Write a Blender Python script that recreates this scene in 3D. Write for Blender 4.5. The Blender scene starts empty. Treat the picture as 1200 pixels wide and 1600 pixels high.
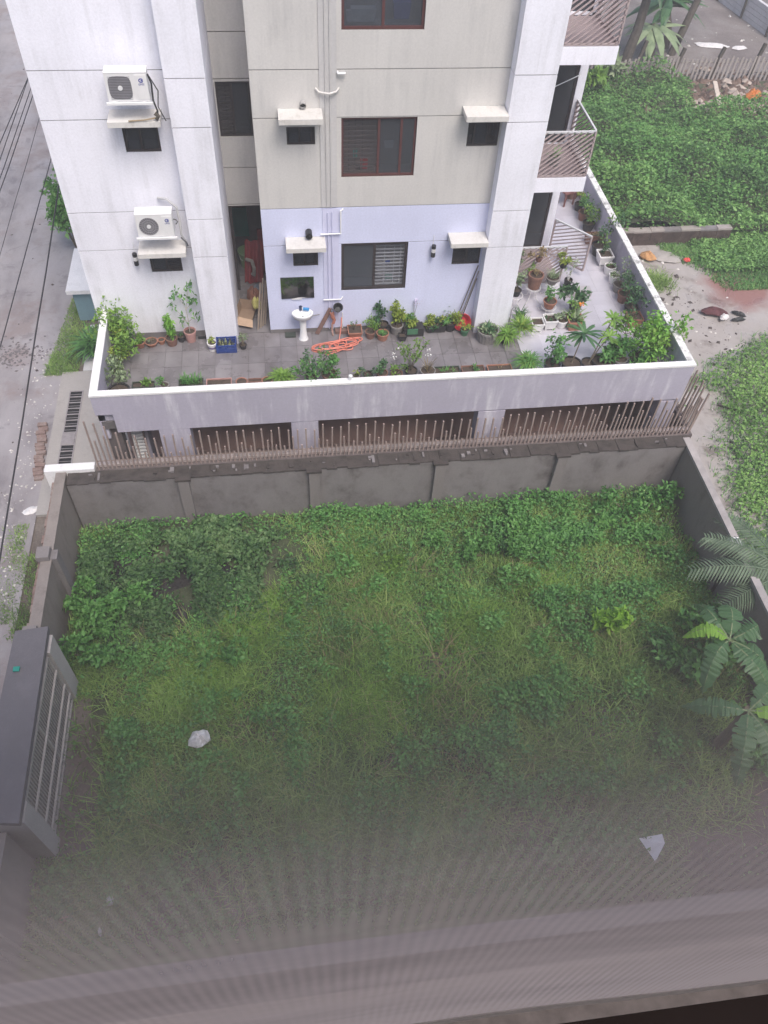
import bpy, math, random
import numpy as np
from mathutils import Vector, Matrix
S = bpy.context.scene
C = S.collection
rng = random.Random(7)
nr = np.random.default_rng(7)
PI = math.pi
H = 3.05                                   # storey height

# ------------------------------------------------------------------ camera
cam = bpy.data.cameras.new('camera')
cam.sensor_fit = 'VERTICAL'; cam.sensor_height = 36.0; cam.lens = 36.0 * 1254.2 / 1600.0
cam.clip_start = 0.02; cam.clip_end = 900
camo = bpy.data.objects.new('camera', cam); C.objects.link(camo)
cr, cd, cf = Vector((0.99179, -0.12079, 0.04193)), Vector((-0.06839, -0.77825, -0.62422)), Vector((0.10804, 0.61623, -0.78012))
m4 = Matrix.Identity(4)
for i in range(3):
    m4[i][0] = cr[i]; m4[i][1] = -cd[i]; m4[i][2] = -cf[i]
m4.translation = Vector((0.0, -17.18, 13.785))
camo.matrix_world = m4
S.camera = camo

# ------------------------------------------------------------------ sky, sun, exposure (overcast)
W = bpy.data.worlds.new('World'); S.world = W; W.use_nodes = True
wt = W.node_tree; wt.nodes.clear()
sky = wt.nodes.new('ShaderNodeTexSky'); sky.sky_type = 'NISHITA'; sky.sun_disc = False
sky.sun_elevation = math.radians(58); sky.sun_rotation = math.radians(162)
sky.air_density = 1.0; sky.dust_density = 4.0; sky.ozone_density = 1.0
bg = wt.nodes.new('ShaderNodeBackground'); bg.inputs['Strength'].default_value = 0.13
wo = wt.nodes.new('ShaderNodeOutputWorld')
wt.links.new(sky.outputs[0], bg.inputs[0]); wt.links.new(bg.outputs[0], wo.inputs[0])
sun = bpy.data.lights.new('sun', 'SUN'); sun.energy = 1.5; sun.angle = math.radians(25); sun.color = (1.0, 0.96, 0.93)
suno = bpy.data.objects.new('sun', sun); C.objects.link(suno)
sd = Vector((math.sin(math.radians(162)) * math.cos(math.radians(58)), math.cos(math.radians(162)) * math.cos(math.radians(58)), math.sin(math.radians(58))))
suno.rotation_euler = sd.to_track_quat('Z', 'Y').to_euler()
suno.location = sd * 60
S.view_settings.view_transform = 'Standard'; S.view_settings.look = 'None'
S.view_settings.exposure = 0.62; S.view_settings.gamma = 1.0; S.view_settings.use_curve_mapping = False
try:
    S.cycles.use_denoising = True; S.cycles.max_bounces = 8; S.cycles.diffuse_bounces = 3; S.cycles.glossy_bounces = 3
    S.cycles.transparent_max_bounces = 12; S.cycles.transmission_bounces = 4
    S.cycles.caustics_reflective = False; S.cycles.caustics_refractive = False
except Exception:
    pass

# ------------------------------------------------------------------ materials
MATS = {}
def nodes_of(name):
    m = bpy.data.materials.new(name); m.use_nodes = True
    t = m.node_tree
    return m, t, t.nodes['Principled BSDF']

def ramp(t, fac, stops):
    r = t.nodes.new('ShaderNodeValToRGB')
    e = r.color_ramp.elements
    while len(e) < len(stops): e.new(0.5)
    for k, (p, c) in enumerate(stops):
        e[k].position = p; e[k].color = (*c, 1)
    t.links.new(fac, r.inputs[0]); return r.outputs[0]

def noise(t, co, scale, detail=4, rough=0.6, dist=0.0):
    n = t.nodes.new('ShaderNodeTexNoise'); n.inputs['Scale'].default_value = scale
    n.inputs['Detail'].default_value = detail; n.inputs['Roughness'].default_value = rough; n.inputs['Distortion'].default_value = dist
    t.links.new(co, n.inputs['Vector']); return n.outputs['Fac']

def mapped(t, scale=(1, 1, 1), rot=(0, 0, 0)):
    g = t.nodes.new('ShaderNodeNewGeometry'); mp = t.nodes.new('ShaderNodeMapping')
    mp.inputs['Scale'].default_value = scale; mp.inputs['Rotation'].default_value = rot
    t.links.new(g.outputs['Position'], mp.inputs[0]); return mp.outputs[0]

def mix(t, fac, a, b, mode='MIX'):
    m = t.nodes.new('ShaderNodeMix'); m.data_type = 'RGBA'; m.blend_type = mode
    for s, v in ((m.inputs[0], fac), (m.inputs[6], a), (m.inputs[7], b)):
        if hasattr(v, 'links'): t.links.new(v, s)
        else: s.default_value = v if not isinstance(v, tuple) else (*v, 1)[:4]
    return m.outputs[2]

def math_node(t, op, a, b=None, clamp=False):
    m = t.nodes.new('ShaderNodeMath'); m.operation = op; m.use_clamp = clamp
    for s, v in ((m.inputs[0], a), (m.inputs[1], b)):
        if v is None: continue
        if hasattr(v, 'links'): t.links.new(v, s)
        else: s.default_value = v
    return m.outputs[0]

def bump(t, p, h, strength=0.2, dist=0.01):
    b = t.nodes.new('ShaderNodeBump'); b.inputs['Strength'].default_value = strength; b.inputs['Distance'].default_value = dist
    t.links.new(h, b.inputs['Height']); t.links.new(b.outputs[0], p.inputs['Normal'])

def sc(c, k): return tuple(min(1.0, x * k) for x in c)

def plain(name, col, rough=0.6, var=0.15, scale=6.0, metal=0.0, bmp=0.0, spec=0.5):
    """A surface of one colour with soft mottling of its own."""
    if name in MATS: return MATS[name]
    m, t, p = nodes_of(name)
    f = noise(t, mapped(t), scale, 5)
    t.links.new(ramp(t, f, [(0.25, sc(col, 1 - var)), (0.75, sc(col, 1 + var))]), p.inputs['Base Color'])
    p.inputs['Roughness'].default_value = rough; p.inputs['Metallic'].default_value = metal
    p.inputs['Specular IOR Level'].default_value = spec
    if bmp: bump(t, p, noise(t, mapped(t), scale * 6, 3), bmp, 0.01)
    MATS[name] = m; return m

def stained(name, col, dirt, amount=0.5, rough=0.8, streak=(5, 5, 0.35), patch=0.5, bmp=0.15, cut=(0.48, 0.72), fine=22.0):
    """Painted or plastered wall: broad tone drift, run-down streaks, fine grain."""
    if name in MATS: return MATS[name]
    m, t, p = nodes_of(name)
    broad = noise(t, mapped(t), patch, 4, 0.55)
    base = ramp(t, broad, [(0.3, sc(col, 0.93)), (0.7, sc(col, 1.05))])
    st = noise(t, mapped(t, streak), 1.0, 6, 0.65)
    st = ramp(t, st, [(cut[0], (0, 0, 0)), (cut[1], (1, 1, 1))])
    pt = ramp(t, noise(t, mapped(t), patch * 2.3, 6, 0.65), [(0.42, (0.15, 0.15, 0.15)), (0.7, (1, 1, 1))])
    fac = math_node(t, 'MULTIPLY', st, pt)
    fac = math_node(t, 'MULTIPLY', fac, amount)
    c = mix(t, fac, base, dirt)
    g = ramp(t, noise(t, mapped(t), fine, 3), [(0.3, (0.94, 0.94, 0.94)), (0.7, (1.04, 1.04, 1.04))])
    c = mix(t, 1.0, c, g, 'MULTIPLY')
    t.links.new(c, p.inputs['Base Color']); p.inputs['Roughness'].default_value = rough
    p.inputs['Specular IOR Level'].default_value = 0.3
    bump(t, p, noise(t, mapped(t), 30, 4), bmp, 0.01)
    MATS[name] = m; return m

def leafy(name, cols, rough=0.5, trans=0.25, drift=0.7):
    """Leaves: each leaf its own tint (random per island), with plant-to-plant drift."""
    if name in MATS: return MATS[name]
    m, t, p = nodes_of(name)
    g = t.nodes.new('ShaderNodeNewGeometry')
    n = noise(t, mapped(t), drift, 3, 0.6)
    f = math_node(t, 'ADD', math_node(t, 'MULTIPLY', g.outputs['Random Per Island'], 0.55), math_node(t, 'MULTIPLY', n, 1.3))

    f = math_node(t, 'SUBTRACT', f, 0.42)
    cols = [(min(.6, q[0] * 2.45), min(.6, q[1] * 2.75), min(.6, q[2] * 2.6)) for q in cols]
    stops = [(0.08 + 0.84 * k / max(1, len(cols) - 1), c) for k, c in enumerate(cols)]
    c = ramp(t, f, stops)
    t.links.new(c, p.inputs['Base Color']); p.inputs['Roughness'].default_value = rough; p.inputs['Specular IOR Level'].default_value = 0.35
    tr = t.nodes.new('ShaderNodeBsdfTranslucent'); t.links.new(c, tr.inputs['Color'])
    mx = t.nodes.new('ShaderNodeMixShader'); mx.inputs[0].default_value = trans
    out = t.nodes['Material Output']
    t.links.new(p.outputs[0], mx.inputs[1]); t.links.new(tr.outputs[0], mx.inputs[2]); t.links.new(mx.outputs[0], out.inputs[0])
    MATS[name] = m; return m

def glass(name, tint=(0.75, 0.8, 0.85), clear=0.55, rough=0.03):
    if name in MATS: return MATS[name]
    m, t, p = nodes_of(name)
    tr = t.nodes.new('ShaderNodeBsdfTransparent'); tr.inputs[0].default_value = (*tint, 1)
    p.inputs['Base Color'].default_value = (*sc(tint, 0.16), 1); p.inputs['Roughness'].default_value = rough
    mx = t.nodes.new('ShaderNodeMixShader'); mx.inputs[0].default_value = clear
    t.links.new(p.outputs[0], mx.inputs[1]); t.links.new(tr.outputs[0], mx.inputs[2])
    t.links.new(mx.outputs[0], t.nodes['Material Output'].inputs[0])
    MATS[name] = m; return m

# ------------------------------------------------------------------ mesh helpers
class MB:
    def __init__(s): s.v = []; s.f = []
    def add(s, vs, fs):
        o = len(s.v); s.v += [tuple(v) for v in vs]; s.f += [tuple(i + o for i in f) for f in fs]; return s
    def box(s, x0, x1, y0, y1, z0, z1, taper=0.0):
        a = taper
        return s.add([(x0 + a, y0 + a, z0), (x1 - a, y0 + a, z0), (x1 - a, y1 - a, z0), (x0 + a, y1 - a, z0), (x0, y0, z1), (x1, y0, z1), (x1, y1, z1), (x0, y1, z1)],
                     [(3, 2, 1, 0), (4, 5, 6, 7), (0, 1, 5, 4), (1, 2, 6, 5), (2, 3, 7, 6), (3, 0, 4, 7)])
    def bar(s, a, b, w, h=None, up=(0, 0, 1)):
        """Box from a to b of width w and height h."""
        a, b = Vector(a), Vector(b); h = w if h is None else h
        d = (b - a).normalized(); u = Vector(up)
        if abs(d.dot(u)) > 0.95: u = Vector((0, 1, 0))
        x = d.cross(u).normalized() * (w / 2); y = x.cross(d).normalized() * (h / 2)
        vs = [p + i * x + j * y for p in (a, b) for i, j in ((-1, -1), (1, -1), (1, 1), (-1, 1))]
        return s.add(vs, [(3, 2, 1, 0), (4, 5, 6, 7), (0, 1, 5, 4), (1, 2, 6, 5), (2, 3, 7, 6), (3, 0, 4, 7)])
    def tube(s, pts, r, n=6, r1=None, caps=True):
        pts = [Vector(p) for p in pts]; k = len(pts); o = len(s.v); r1 = r if r1 is None else r1
        x = None
        for i, p in enumerate(pts):
            d = (pts[min(i + 1, k - 1)] - pts[max(i - 1, 0)]).normalized()
            if x is None: x = d.orthogonal().normalized()
            else: x = (x - d * x.dot(d)).normalized()
            y = d.cross(x); rr = r + (r1 - r) * i / max(1, k - 1)
            for j in range(n):
                a = 2 * PI * j / n; s.v.append(tuple(p + (x * math.cos(a) + y * math.sin(a)) * rr))
        for i in range(k - 1):
            for j in range(n):
                a, b = o + i * n + j, o + i * n + (j + 1) % n
                s.f.append((a, b, b + n, a + n))
        if caps:
            s.f.append(tuple(o + j for j in reversed(range(n)))); s.f.append(tuple(o + (k - 1) * n + j for j in range(n)))
        return s
    def lathe(s, prof, n=14, c=(0, 0, 0), sq=False):
        """Profile of (r, z); sq gives a square section."""
        o = len(s.v); n = 4 if sq else n; k = 1.41421 if sq else 1.0
        for r, z in prof:
            for j in range(n):
                a = 2 * PI * (j + (0.5 if sq else 0)) / n
                s.v.append((c[0] + r * k * math.cos(a), c[1] + r * k * math.sin(a), c[2] + z))
        for i in range(len(prof) - 1):
            for j in range(n):
                a, b = o + i * n + j, o + i * n + (j + 1) % n
                s.f.append((a, b, b + n, a + n))
        return s
    def disc(s, r, z, n=14, c=(0, 0, 0), sq=False):
        n = 4 if sq else n; k = 1.41421 if sq else 1.0
        return s.add([(c[0] + r * k * math.cos(2 * PI * (j + (0.5 if sq else 0)) / n), c[1] + r * k * math.sin(2 * PI * (j + (0.5 if sq else 0)) / n), c[2] + z) for j in range(n)], [tuple(range(n))])
    def ribbon(s, pts, ws, side, fold=0.0):
        """Leaf blade along pts with half widths ws, folded along its midrib."""
        o = len(s.v); sd_ = Vector(side)
        for i, (p, w) in enumerate(zip(pts, ws)):
            p = Vector(p); d = (Vector(pts[min(i + 1, len(pts) - 1)]) - Vector(pts[max(i - 1, 0)])).normalized()
            x = (sd_ - d * sd_.dot(d)).normalized(); u = x.cross(d)
            s.v += [tuple(p - x * w + u * w * fold), tuple(p), tuple(p + x * w + u * w * fold)]
        for i in range(len(pts) - 1):
            a = o + 3 * i
            s.f += [(a, a + 1, a + 4, a + 3), (a + 1, a + 2, a + 5, a + 4)]
        return s
    def build(s, name, mat, parent=None, smooth=False, off=None):
        me = bpy.data.meshes.new(name)
        v = s.v if off is None else [(a - off[0], b - off[1], c - off[2]) for a, b, c in s.v]
        me.from_pydata(v, [], s.f); me.update()
        if smooth: me.polygons.foreach_set('use_smooth', [True] * len(me.polygons))
        if mat: me.materials.append(mat)
        o = bpy.data.objects.new(name, me); C.objects.link(o)
        if parent: o.parent = parent
        return o

def np_mesh(name, v, f, mat, parent=None):
    """v (n,3) floats, f (m,k) ints."""
    me = bpy.data.meshes.new(name); k = f.shape[1]; nf = len(f)
    me.vertices.add(len(v)); me.vertices.foreach_set('co', np.ascontiguousarray(v, np.float32).ravel())
    me.loops.add(nf * k); me.loops.foreach_set('vertex_index', np.ascontiguousarray(f, np.int32).ravel())
    me.polygons.add(nf); me.polygons.foreach_set('loop_start', np.arange(0, nf * k, k, dtype=np.int32))
    me.update(calc_edges=True); me.validate()
    me.materials.append(mat)
    o = bpy.data.objects.new(name, me); C.objects.link(o)
    if parent: o.parent = parent
    return o

def leaf_arrays(P, D, N, L, Wd, fold=0.25, droop=0.15):
    """Diamond leaves folded on the midrib: base, left, tip, right."""
    D = D / np.linalg.norm(D, axis=1, keepdims=True)
    X = np.cross(D, N); X /= np.linalg.norm(X, axis=1, keepdims=True) + 1e-9
    U = np.cross(X, D)
    L = L[:, None]; Wd = Wd[:, None]
    mid = P + D * L * 0.45
    tip = P + D * L - U * L * droop
    v = np.stack([P, mid - X * Wd * .5 + U * Wd * fold, tip, mid + X * Wd * .5 + U * Wd * fold], 1).reshape(-1, 3)
    i = np.arange(len(P))[:, None] * 4
    f = np.concatenate([i + np.array([[0, 2, 1]]), i + np.array([[0, 3, 2]])], 1).reshape(-1, 3)
    return v, f

def rand_dirs(n, up=0.0, r=nr):
    d = r.normal(size=(n, 3)); d[:, 2] += up
    return d / np.linalg.norm(d, axis=1, keepdims=True)

def vnoise(x, y, scale, seed=0):
    """Smooth value noise on the ground plane, about -1..1."""
    r = np.random.default_rng(seed); g = r.random((64, 64)) * 2 - 1
    u = x * scale + 1000.37; w = y * scale + 1000.71
    i = np.floor(u).astype(int); j = np.floor(w).astype(int); a = u - i; b = w - j
    a = a * a * (3 - 2 * a); b = b * b * (3 - 2 * b)
    q = lambda p, s_: g[p % 64, s_ % 64]
    return (q(i, j) * (1 - a) + q(i + 1, j) * a) * (1 - b) + (q(i, j + 1) * (1 - a) + q(i + 1, j + 1) * a) * b

# ------------------------------------------------------------------ things, parts, setting
def tag(o, label, cat, group=None):
    o['label'] = label; o['category'] = cat
    if group: o['group'] = group
    return o
def thing(name, label, cat, loc=(0, 0, 0), rotz=0.0, group=None):
    o = bpy.data.objects.new(name, None); o.empty_display_size = 0.1; C.objects.link(o)
    o.location = loc; o.rotation_euler = (0, 0, rotz)
    return tag(o, label, cat, group)
def structure(o, label):
    o['kind'] = 'structure'; o['label'] = label; return o
def stuff(o, label=None):
    o['kind'] = 'stuff'
    if label: o['label'] = label
    return o
def dup(root, loc, rotz=None, label=None):
    r = root.copy(); C.objects.link(r); r.location = loc
    if rotz is not None: r.rotation_euler = (0, 0, rotz)
    if label: r['label'] = label
    for ch in root.children:
        c = ch.copy(); C.objects.link(c); c.parent = r
        for g in ch.children:
            d = g.copy(); C.objects.link(d); d.parent = c
    return r
# ------------------------------------------------------------------ palette
WHITE = stained('white_paint', (0.85, 0.85, 0.92), (0.56, 0.56, 0.59), 0.75, 0.75, cut=(0.46, 0.7))
GREYP = stained('grey_paint', (0.60, 0.585, 0.562), (0.42, 0.415, 0.41), 0.75, 0.8, cut=(0.46, 0.7))
LAVP = stained('lavender_paint', (0.66, 0.69, 0.88), (0.55, 0.57, 0.74), 0.5, 0.75)
PARAP = stained('parapet_paint', (0.45, 0.425, 0.515), (0.83, 0.82, 0.86), 0.75, 0.8, streak=(4, 4, 0.5), cut=(0.5, 0.68))
COPING = stained('coping_paint', (0.82, 0.81, 0.81), (0.40, 0.38, 0.37), 0.5, 0.8, streak=(6, 6, 6), patch=1.2, cut=(0.5, 0.75))
MOULD = stained('mouldy_coping', (0.82, 0.81, 0.80), (0.10, 0.10, 0.09), 1.0, 0.85, streak=(9, 9, 9), patch=1.3, cut=(0.42, 0.6))
CHAJ = stained('shade_slab_paint', (0.66, 0.64, 0.61), (0.36, 0.34, 0.29), 0.6, 0.85, streak=(9, 5, 5), patch=1.6)
CEM = stained('cement_render', (0.245, 0.225, 0.226), (0.095, 0.08, 0.078), 0.95, 0.9, streak=(1.6, 1.6, 0.8), patch=0.8, cut=(.42, .66), bmp=0.4)
CEMD = stained('damp_cement', (0.15, 0.125, 0.12), (0.075, 0.06, 0.06), 0.85, 0.92, streak=(2, 2, 0.6), patch=0.7, bmp=0.5)
MOSS = stained('mossy_ledge', (0.085, 0.072, 0.066), (0.022, 0.02, 0.018), 0.95, 0.95, streak=(3, 5, 5), patch=1.1, bmp=0.8, cut=(0.38, 0.62))
DARKB = plain('brown_interior', (0.22, 0.165, 0.15), 0.8, 0.25, 1.5)
DKFRAME = plain('dark_brown_frame', (0.045, 0.036, 0.036), 0.4, 0.1)
RDFRAME = plain('reddish_brown_frame', (0.105, 0.042, 0.04), 0.45, 0.15)
GLASS = glass('window_glass', (0.92, 0.93, 0.95), 0.86)
TINTG = glass('tinted_glass', (0.72, 0.76, 0.82), 0.62)
STEEL = plain('white_steel', (0.62, 0.62, 0.64), 0.45, 0.08)
RAILP = plain('rail_paint', (0.40, 0.325, 0.325), 0.55, 0.1)
SOIL = plain('potting_soil', (0.075, 0.055, 0.042), 0.95, 0.35, 14, bmp=0.6)

# ------------------------------------------------------------------ ground, street, plots
def sheet(name, x0, x1, y0, y1, z, mat, label, nx=1, ny=1, fn=None):
    xs = np.linspace(x0, x1, nx + 1); ys = np.linspace(y0, y1, ny + 1)
    X, Y = np.meshgrid(xs, ys); Z = np.full_like(X, z) if fn is None else fn(X, Y)
    v = np.stack([X, Y, Z], -1).reshape(-1, 3)
    i = (np.arange(ny)[:, None] * (nx + 1) + np.arange(nx)[None, :]).ravel()
    f = np.stack([i, i + 1, i + nx + 2, i + nx + 1], 1)
    return structure(np_mesh(name, v, f, mat), label)

def street_mat():
    m, t, p = nodes_of('wet_street'); co = mapped(t)
    c = ramp(t, noise(t, mapped(t, (1, 0.45, 1)), 0.9, 7, 0.62), [(0.3, (0.23, 0.205, 0.21)), (0.5, (0.345, 0.315, 0.318)), (0.7, (0.40, 0.37, 0.375))])
    br = ramp(t, noise(t, co, 0.55, 6, 0.7), [(0.52, (0, 0, 0)), (0.64, (1, 1, 1))])
    c = mix(t, math_node(t, 'MULTIPLY', br, 0.6), c, (0.25, 0.19, 0.175))
    dk = ramp(t, noise(t, co, 0.8, 8, 0.7, 0.6), [(0.56, (0, 0, 0)), (0.62, (1, 1, 1))])
    c = mix(t, math_node(t, 'MULTIPLY', dk, 0.5), c, (0.17, 0.15, 0.155))
    sp = ramp(t, noise(t, co, 16, 3), [(0.66, (0, 0, 0)), (0.72, (1, 1, 1))])
    c = mix(t, math_node(t, 'MULTIPLY', sp, 0.35), c, (0.16, 0.13, 0.12))
    t.links.new(c, p.inputs['Base Color'])
    t.links.new(ramp(t, noise(t, co, 0.5, 5), [(0.4, (0.35,) * 3), (0.62, (0.85,) * 3)]), p.inputs['Roughness'])
    bump(t, p, noise(t, co, 9, 6), 0.35, 0.02)
    return m

def patchy(name, stops, scale=0.5, rough=0.95, fine=14, bmp=0.5, detail=8):
    m, t, p = nodes_of(name); co = mapped(t)
    c = ramp(t, noise(t, co, scale, detail, 0.68, 0.4), stops)
    g = ramp(t, noise(t, co, fine, 5), [(0.3, (0.8,) * 3), (0.7, (1.15,) * 3)])
    c = mix(t, 1.0, c, g, 'MULTIPLY'); t.links.new(c, p.inputs['Base Color']); p.inputs['Roughness'].default_value = rough
    bump(t, p, noise(t, co, fine, 5), bmp, 0.03)
    return m

def sand_mat():
    m, t, p = nodes_of('wet_sand_plot'); co = mapped(t)
    c = ramp(t, noise(t, co, 0.7, 8, 0.68, 0.5), [(0.3, (0.15, 0.125, 0.11)), (0.44, (0.36, 0.325, 0.305)), (0.7, (0.42, 0.39, 0.375))])
    g = t.nodes.new('ShaderNodeNewGeometry')
    vm = t.nodes.new('ShaderNodeVectorMath'); vm.operation = 'DISTANCE'; vm.inputs[1].default_value = (16.3, 5.2, -3.0)
    t.links.new(g.outputs['Position'], vm.inputs[0])
    d = math_node(t, 'ADD', vm.outputs['Value'], math_node(t, 'MULTIPLY', noise(t, co, 1.2, 6), 1.6))
    red = ramp(t, math_node(t, 'DIVIDE', d, 4.0), [(0.42, (1, 1, 1)), (0.62, (0, 0, 0))])
    c = mix(t, math_node(t, 'MULTIPLY', red, 0.9), c, (0.26, 0.12, 0.105))
    wet = ramp(t, noise(t, co, 0.62, 6, 0.6, 0.8), [(0.5, (0, 0, 0)), (0.56, (1, 1, 1))])
    t.links.new(c, p.inputs['Base Color'])
    t.links.new(mix(t, wet, (0.85, 0.85, 0.85), (0.1, 0.1, 0.1)), p.inputs['Roughness'])
    bump(t, p, noise(t, co, 6, 6), 0.25, 0.03)
    return m

EARTH = patchy('bare_earth', [(0.3, (0.10, 0.08, 0.065)), (0.5, (0.17, 0.14, 0.12)), (0.7, (0.22, 0.19, 0.16))])
LOTSOIL = patchy('weedy_lot_soil', [(0.3, (0.045, 0.05, 0.028)), (0.5, (0.075, 0.09, 0.045)), (0.7, (0.13, 0.115, 0.08))], 0.9)
YARD = patchy('grey_yard_earth', [(0.3, (0.15, 0.125, 0.12)), (0.5, (0.22, 0.19, 0.18)), (0.7, (0.30, 0.275, 0.265))], 0.35)
PAD = stained('concrete_pad', (0.40, 0.37, 0.345), (0.24, 0.21, 0.19), 0.7, 0.85, streak=(2, 2, 2), patch=1.0, bmp=0.4)

sheet('ground', -160, 160, -60, 220, -3.06, EARTH, 'bare brown earth around and between the plots')
sheet('street', -26, -6.75, -60, 120, -3.02, street_mat(), 'worn wet grey street running alongside the apartment building')
sheet('lot_ground', -5.5, 10.25, -14.45, -3.85, -3.04, LOTSOIL, 'dark soil of the walled empty lot', 60, 40,
      lambda X, Y: -3.04 + 0.35 * np.exp(-(((X + 2.2) / 2.6) ** 2 + ((Y + 5.2) / 1.6) ** 2)) + 0.1 * vnoise(X, Y, 0.8, 3))
sheet('sand_ground', 10.6, 40, -16, 14, -3.04, sand_mat(), 'wet sandy plot with puddles and red brick dust')
sheet('yard_ground', 10.6, 60, 21.9, 60, -3.045, YARD, 'grey bare yard beyond the slat fence')
apron = MB().box(-5.6, 10.3, -17.02, -14.72, -3.2, -2.95)
structure(apron.build('concrete_apron', stained('apron_concrete', (0.20, 0.165, 0.155), (0.11, 0.09, 0.085), 0.6, 0.9, streak=(1, 1, 1))), 'pale concrete apron between the near wall and the viewer building')

pad = MB().box(-6.75, -4.47, -3.25, 2.3, -3.2, -2.97)
pado = structure(pad.build('sidewalk', PAD), 'concrete pad with drain beside the ground floor')
TILEW = plain('white_floor_tile', (0.62, 0.60, 0.59), 0.35, 0.1, 3)
for i in range(4):
    for j in range(5):
        x, y = -6.15 + i * 0.42, 2.32 + j * 0.44
        MB().box(x, x + 0.41, y, y + 0.43, -3.15, -2.965 + rng.uniform(0, 0.006)).build('tile', TILEW, pado)

# ------------------------------------------------------------------ apartment building
bld = thing('apartment_building', 'white, grey and lavender apartment building with a walled roof terrace full of plants', 'building', (0, 0, 0))
def holed(x0, x1, z0, z1, holes, y=0.0, t=0.12):
    """Wall sheet facing the camera with openings and their reveals."""
    m = MB(); xs = sorted({x0, x1, *[min(max(a, x0), x1) for h in holes for a in h[:2]]}); zs = sorted({z0, z1, *[min(max(a, z0), z1) for h in holes for a in h[2:]]})
    solid = lambda x, z: x0 < x < x1 and z0 < z < z1 and not any(h[0] < x < h[1] and h[2] < z < h[3] for h in holes)
    e = 1e-4
    for a, b in zip(xs, xs[1:]):
        for c, d in zip(zs, zs[1:]):
            if not solid((a + b) / 2, (c + d) / 2): continue
            m.add([(a, y, c), (b, y, c), (b, y, d), (a, y, d)], [(0, 1, 2, 3)])
            for (p, q, inx) in (((a, c), (a, d), (a - e, (c + d) / 2)), ((b, d), (b, c), (b + e, (c + d) / 2)), ((b, c), (a, c), ((a + b) / 2, c - e)), ((a, d), (b, d), ((a + b) / 2, d + e))):
                if not solid(*inx):
                    m.add([(p[0], y, p[1]), (p[0], y + t, p[1]), (q[0], y + t, q[1]), (q[0], y, q[1])], [(3, 2, 1, 0)])
    return m
TOP = 15.4
J = [2.61, 3.58, 5.66, 6.63, 8.71, 9.68, 11.76, 12.73, TOP]
G = 0.011                                   # half a joint
winx = (1.52, 3.17)
holes_main = [(*winx, 1.26, 2.60), (*winx, 4.31, 5.648), (*winx, 7.36, 8.70), (0.34, 0.95, 2.03, 2.40), (0.34, 0.95, 5.08, 5.47), (4.31, 5.02, 1.92, 2.40), (4.31, 5.02, 4.97, 5.50)]
holes_left = [(-3.08, -2.34, 1.97, 2.41), (-3.08, -2.34, 4.96, 5.49)]
holes_rec = [(-1.2, -0.35, 0.0, 2.57), (-1.17, -0.40, 4.34, 5.60)]
def bands(z0, mats, x0, x1, holes, y, t=0.12):
    for k in range(len(J)):
        a = z0 if k == 0 else J[k - 1] + G
        b = J[k] - (G if k < len(J) - 1 else 0)
        holed(x0, x1, a, b, holes, y, t).build('wall_panel', mats(k), bld)
bands(0.12, lambda k: LAVP if k < 2 else GREYP, -0.35, 5.06, holes_main, 0.0)
bands(0.16, lambda k: WHITE, -4.66, -2.0, holes_left, 0.05)
bands(0.0, lambda k: GREYP, -1.2, -0.35, holes_rec, 1.9)
BACK = plain('joint_shadow', (0.30, 0.29, 0.29), 0.9, 0.1)
holed(-0.35, 5.06, 0.0, TOP, holes_main, 0.02, 0.1).build('wall_core', BACK, bld)
holed(-4.66, -2.0, 0.0, TOP, holes_left, 0.07, 0.1).build('wall_core', BACK, bld)
SKIRT = plain('grey_skirting_tile', (0.20, 0.185, 0.185), 0.45, 0.15, 3)
MB().box(-0.35, 5.06, -0.006, 0.015, 0, 0.118).build('skirting', SKIRT, bld)
MB().box(-4.3, -2.0, 0.042, 0.065, 0, 0.158).build('skirting', SKIRT, bld)
def pier(x0, x1, y0, y1, mat, z0=0.0):
    for k in range(len(J)):
        a = z0 if k == 0 else J[k - 1] + G
        b = J[k] - (G if k < len(J) - 1 else 0)
        MB().box(x0, x1, y0, y1, a, b).build('wall_panel', mat, bld)
    MB().box(x0 + 0.02, x1 - 0.02, y0 + 0.02, y1 - 0.02, z0 + 0.01, TOP - 0.02).build('wall_core', BACK, bld)
pier(-2.0, -1.2, -0.355, 2.1, WHITE)
pier(5.06, 5.97, -0.355, 1.45, WHITE)
m = MB()
m.add([(-4.66, 0.05, -3.05), (-4.66, 13, -3.05), (-4.66, 13, TOP), (-4.66, 0.05, TOP)], [(0, 1, 2, 3)])
m.add([(-0.35, 0.0, 0), (-0.35, 1.9, 0), (-0.35, 1.9, TOP), (-0.35, 0, TOP)], [(3, 2, 1, 0)])
m.add([(5.97, 1.45, 0), (5.97, 3.2, 0), (5.97, 3.2, TOP), (5.97, 1.45, TOP)], [(0, 1, 2, 3)])
m.add([(8.0, 3.2, -3.05), (8.0, 13, -3.05), (8.0, 13, TOP), (8.0, 3.2, TOP)], [(3, 2, 1, 0)])
m.add([(-4.66, 13, -3.05), (8.0, 13, -3.05), (8.0, 13, TOP), (-4.66, 13, TOP)], [(3, 2, 1, 0)])
m.build('side_wall', WHITE, bld)
MB().add([(-4.66, 0.05, TOP), (5.97, 0.05, TOP), (5.97, 3.2, TOP), (8, 3.2, TOP), (8, 13, TOP), (-4.66, 13, TOP)], [(0, 1, 2, 3, 4, 5)]).build('roof', CEM, bld)
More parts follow.
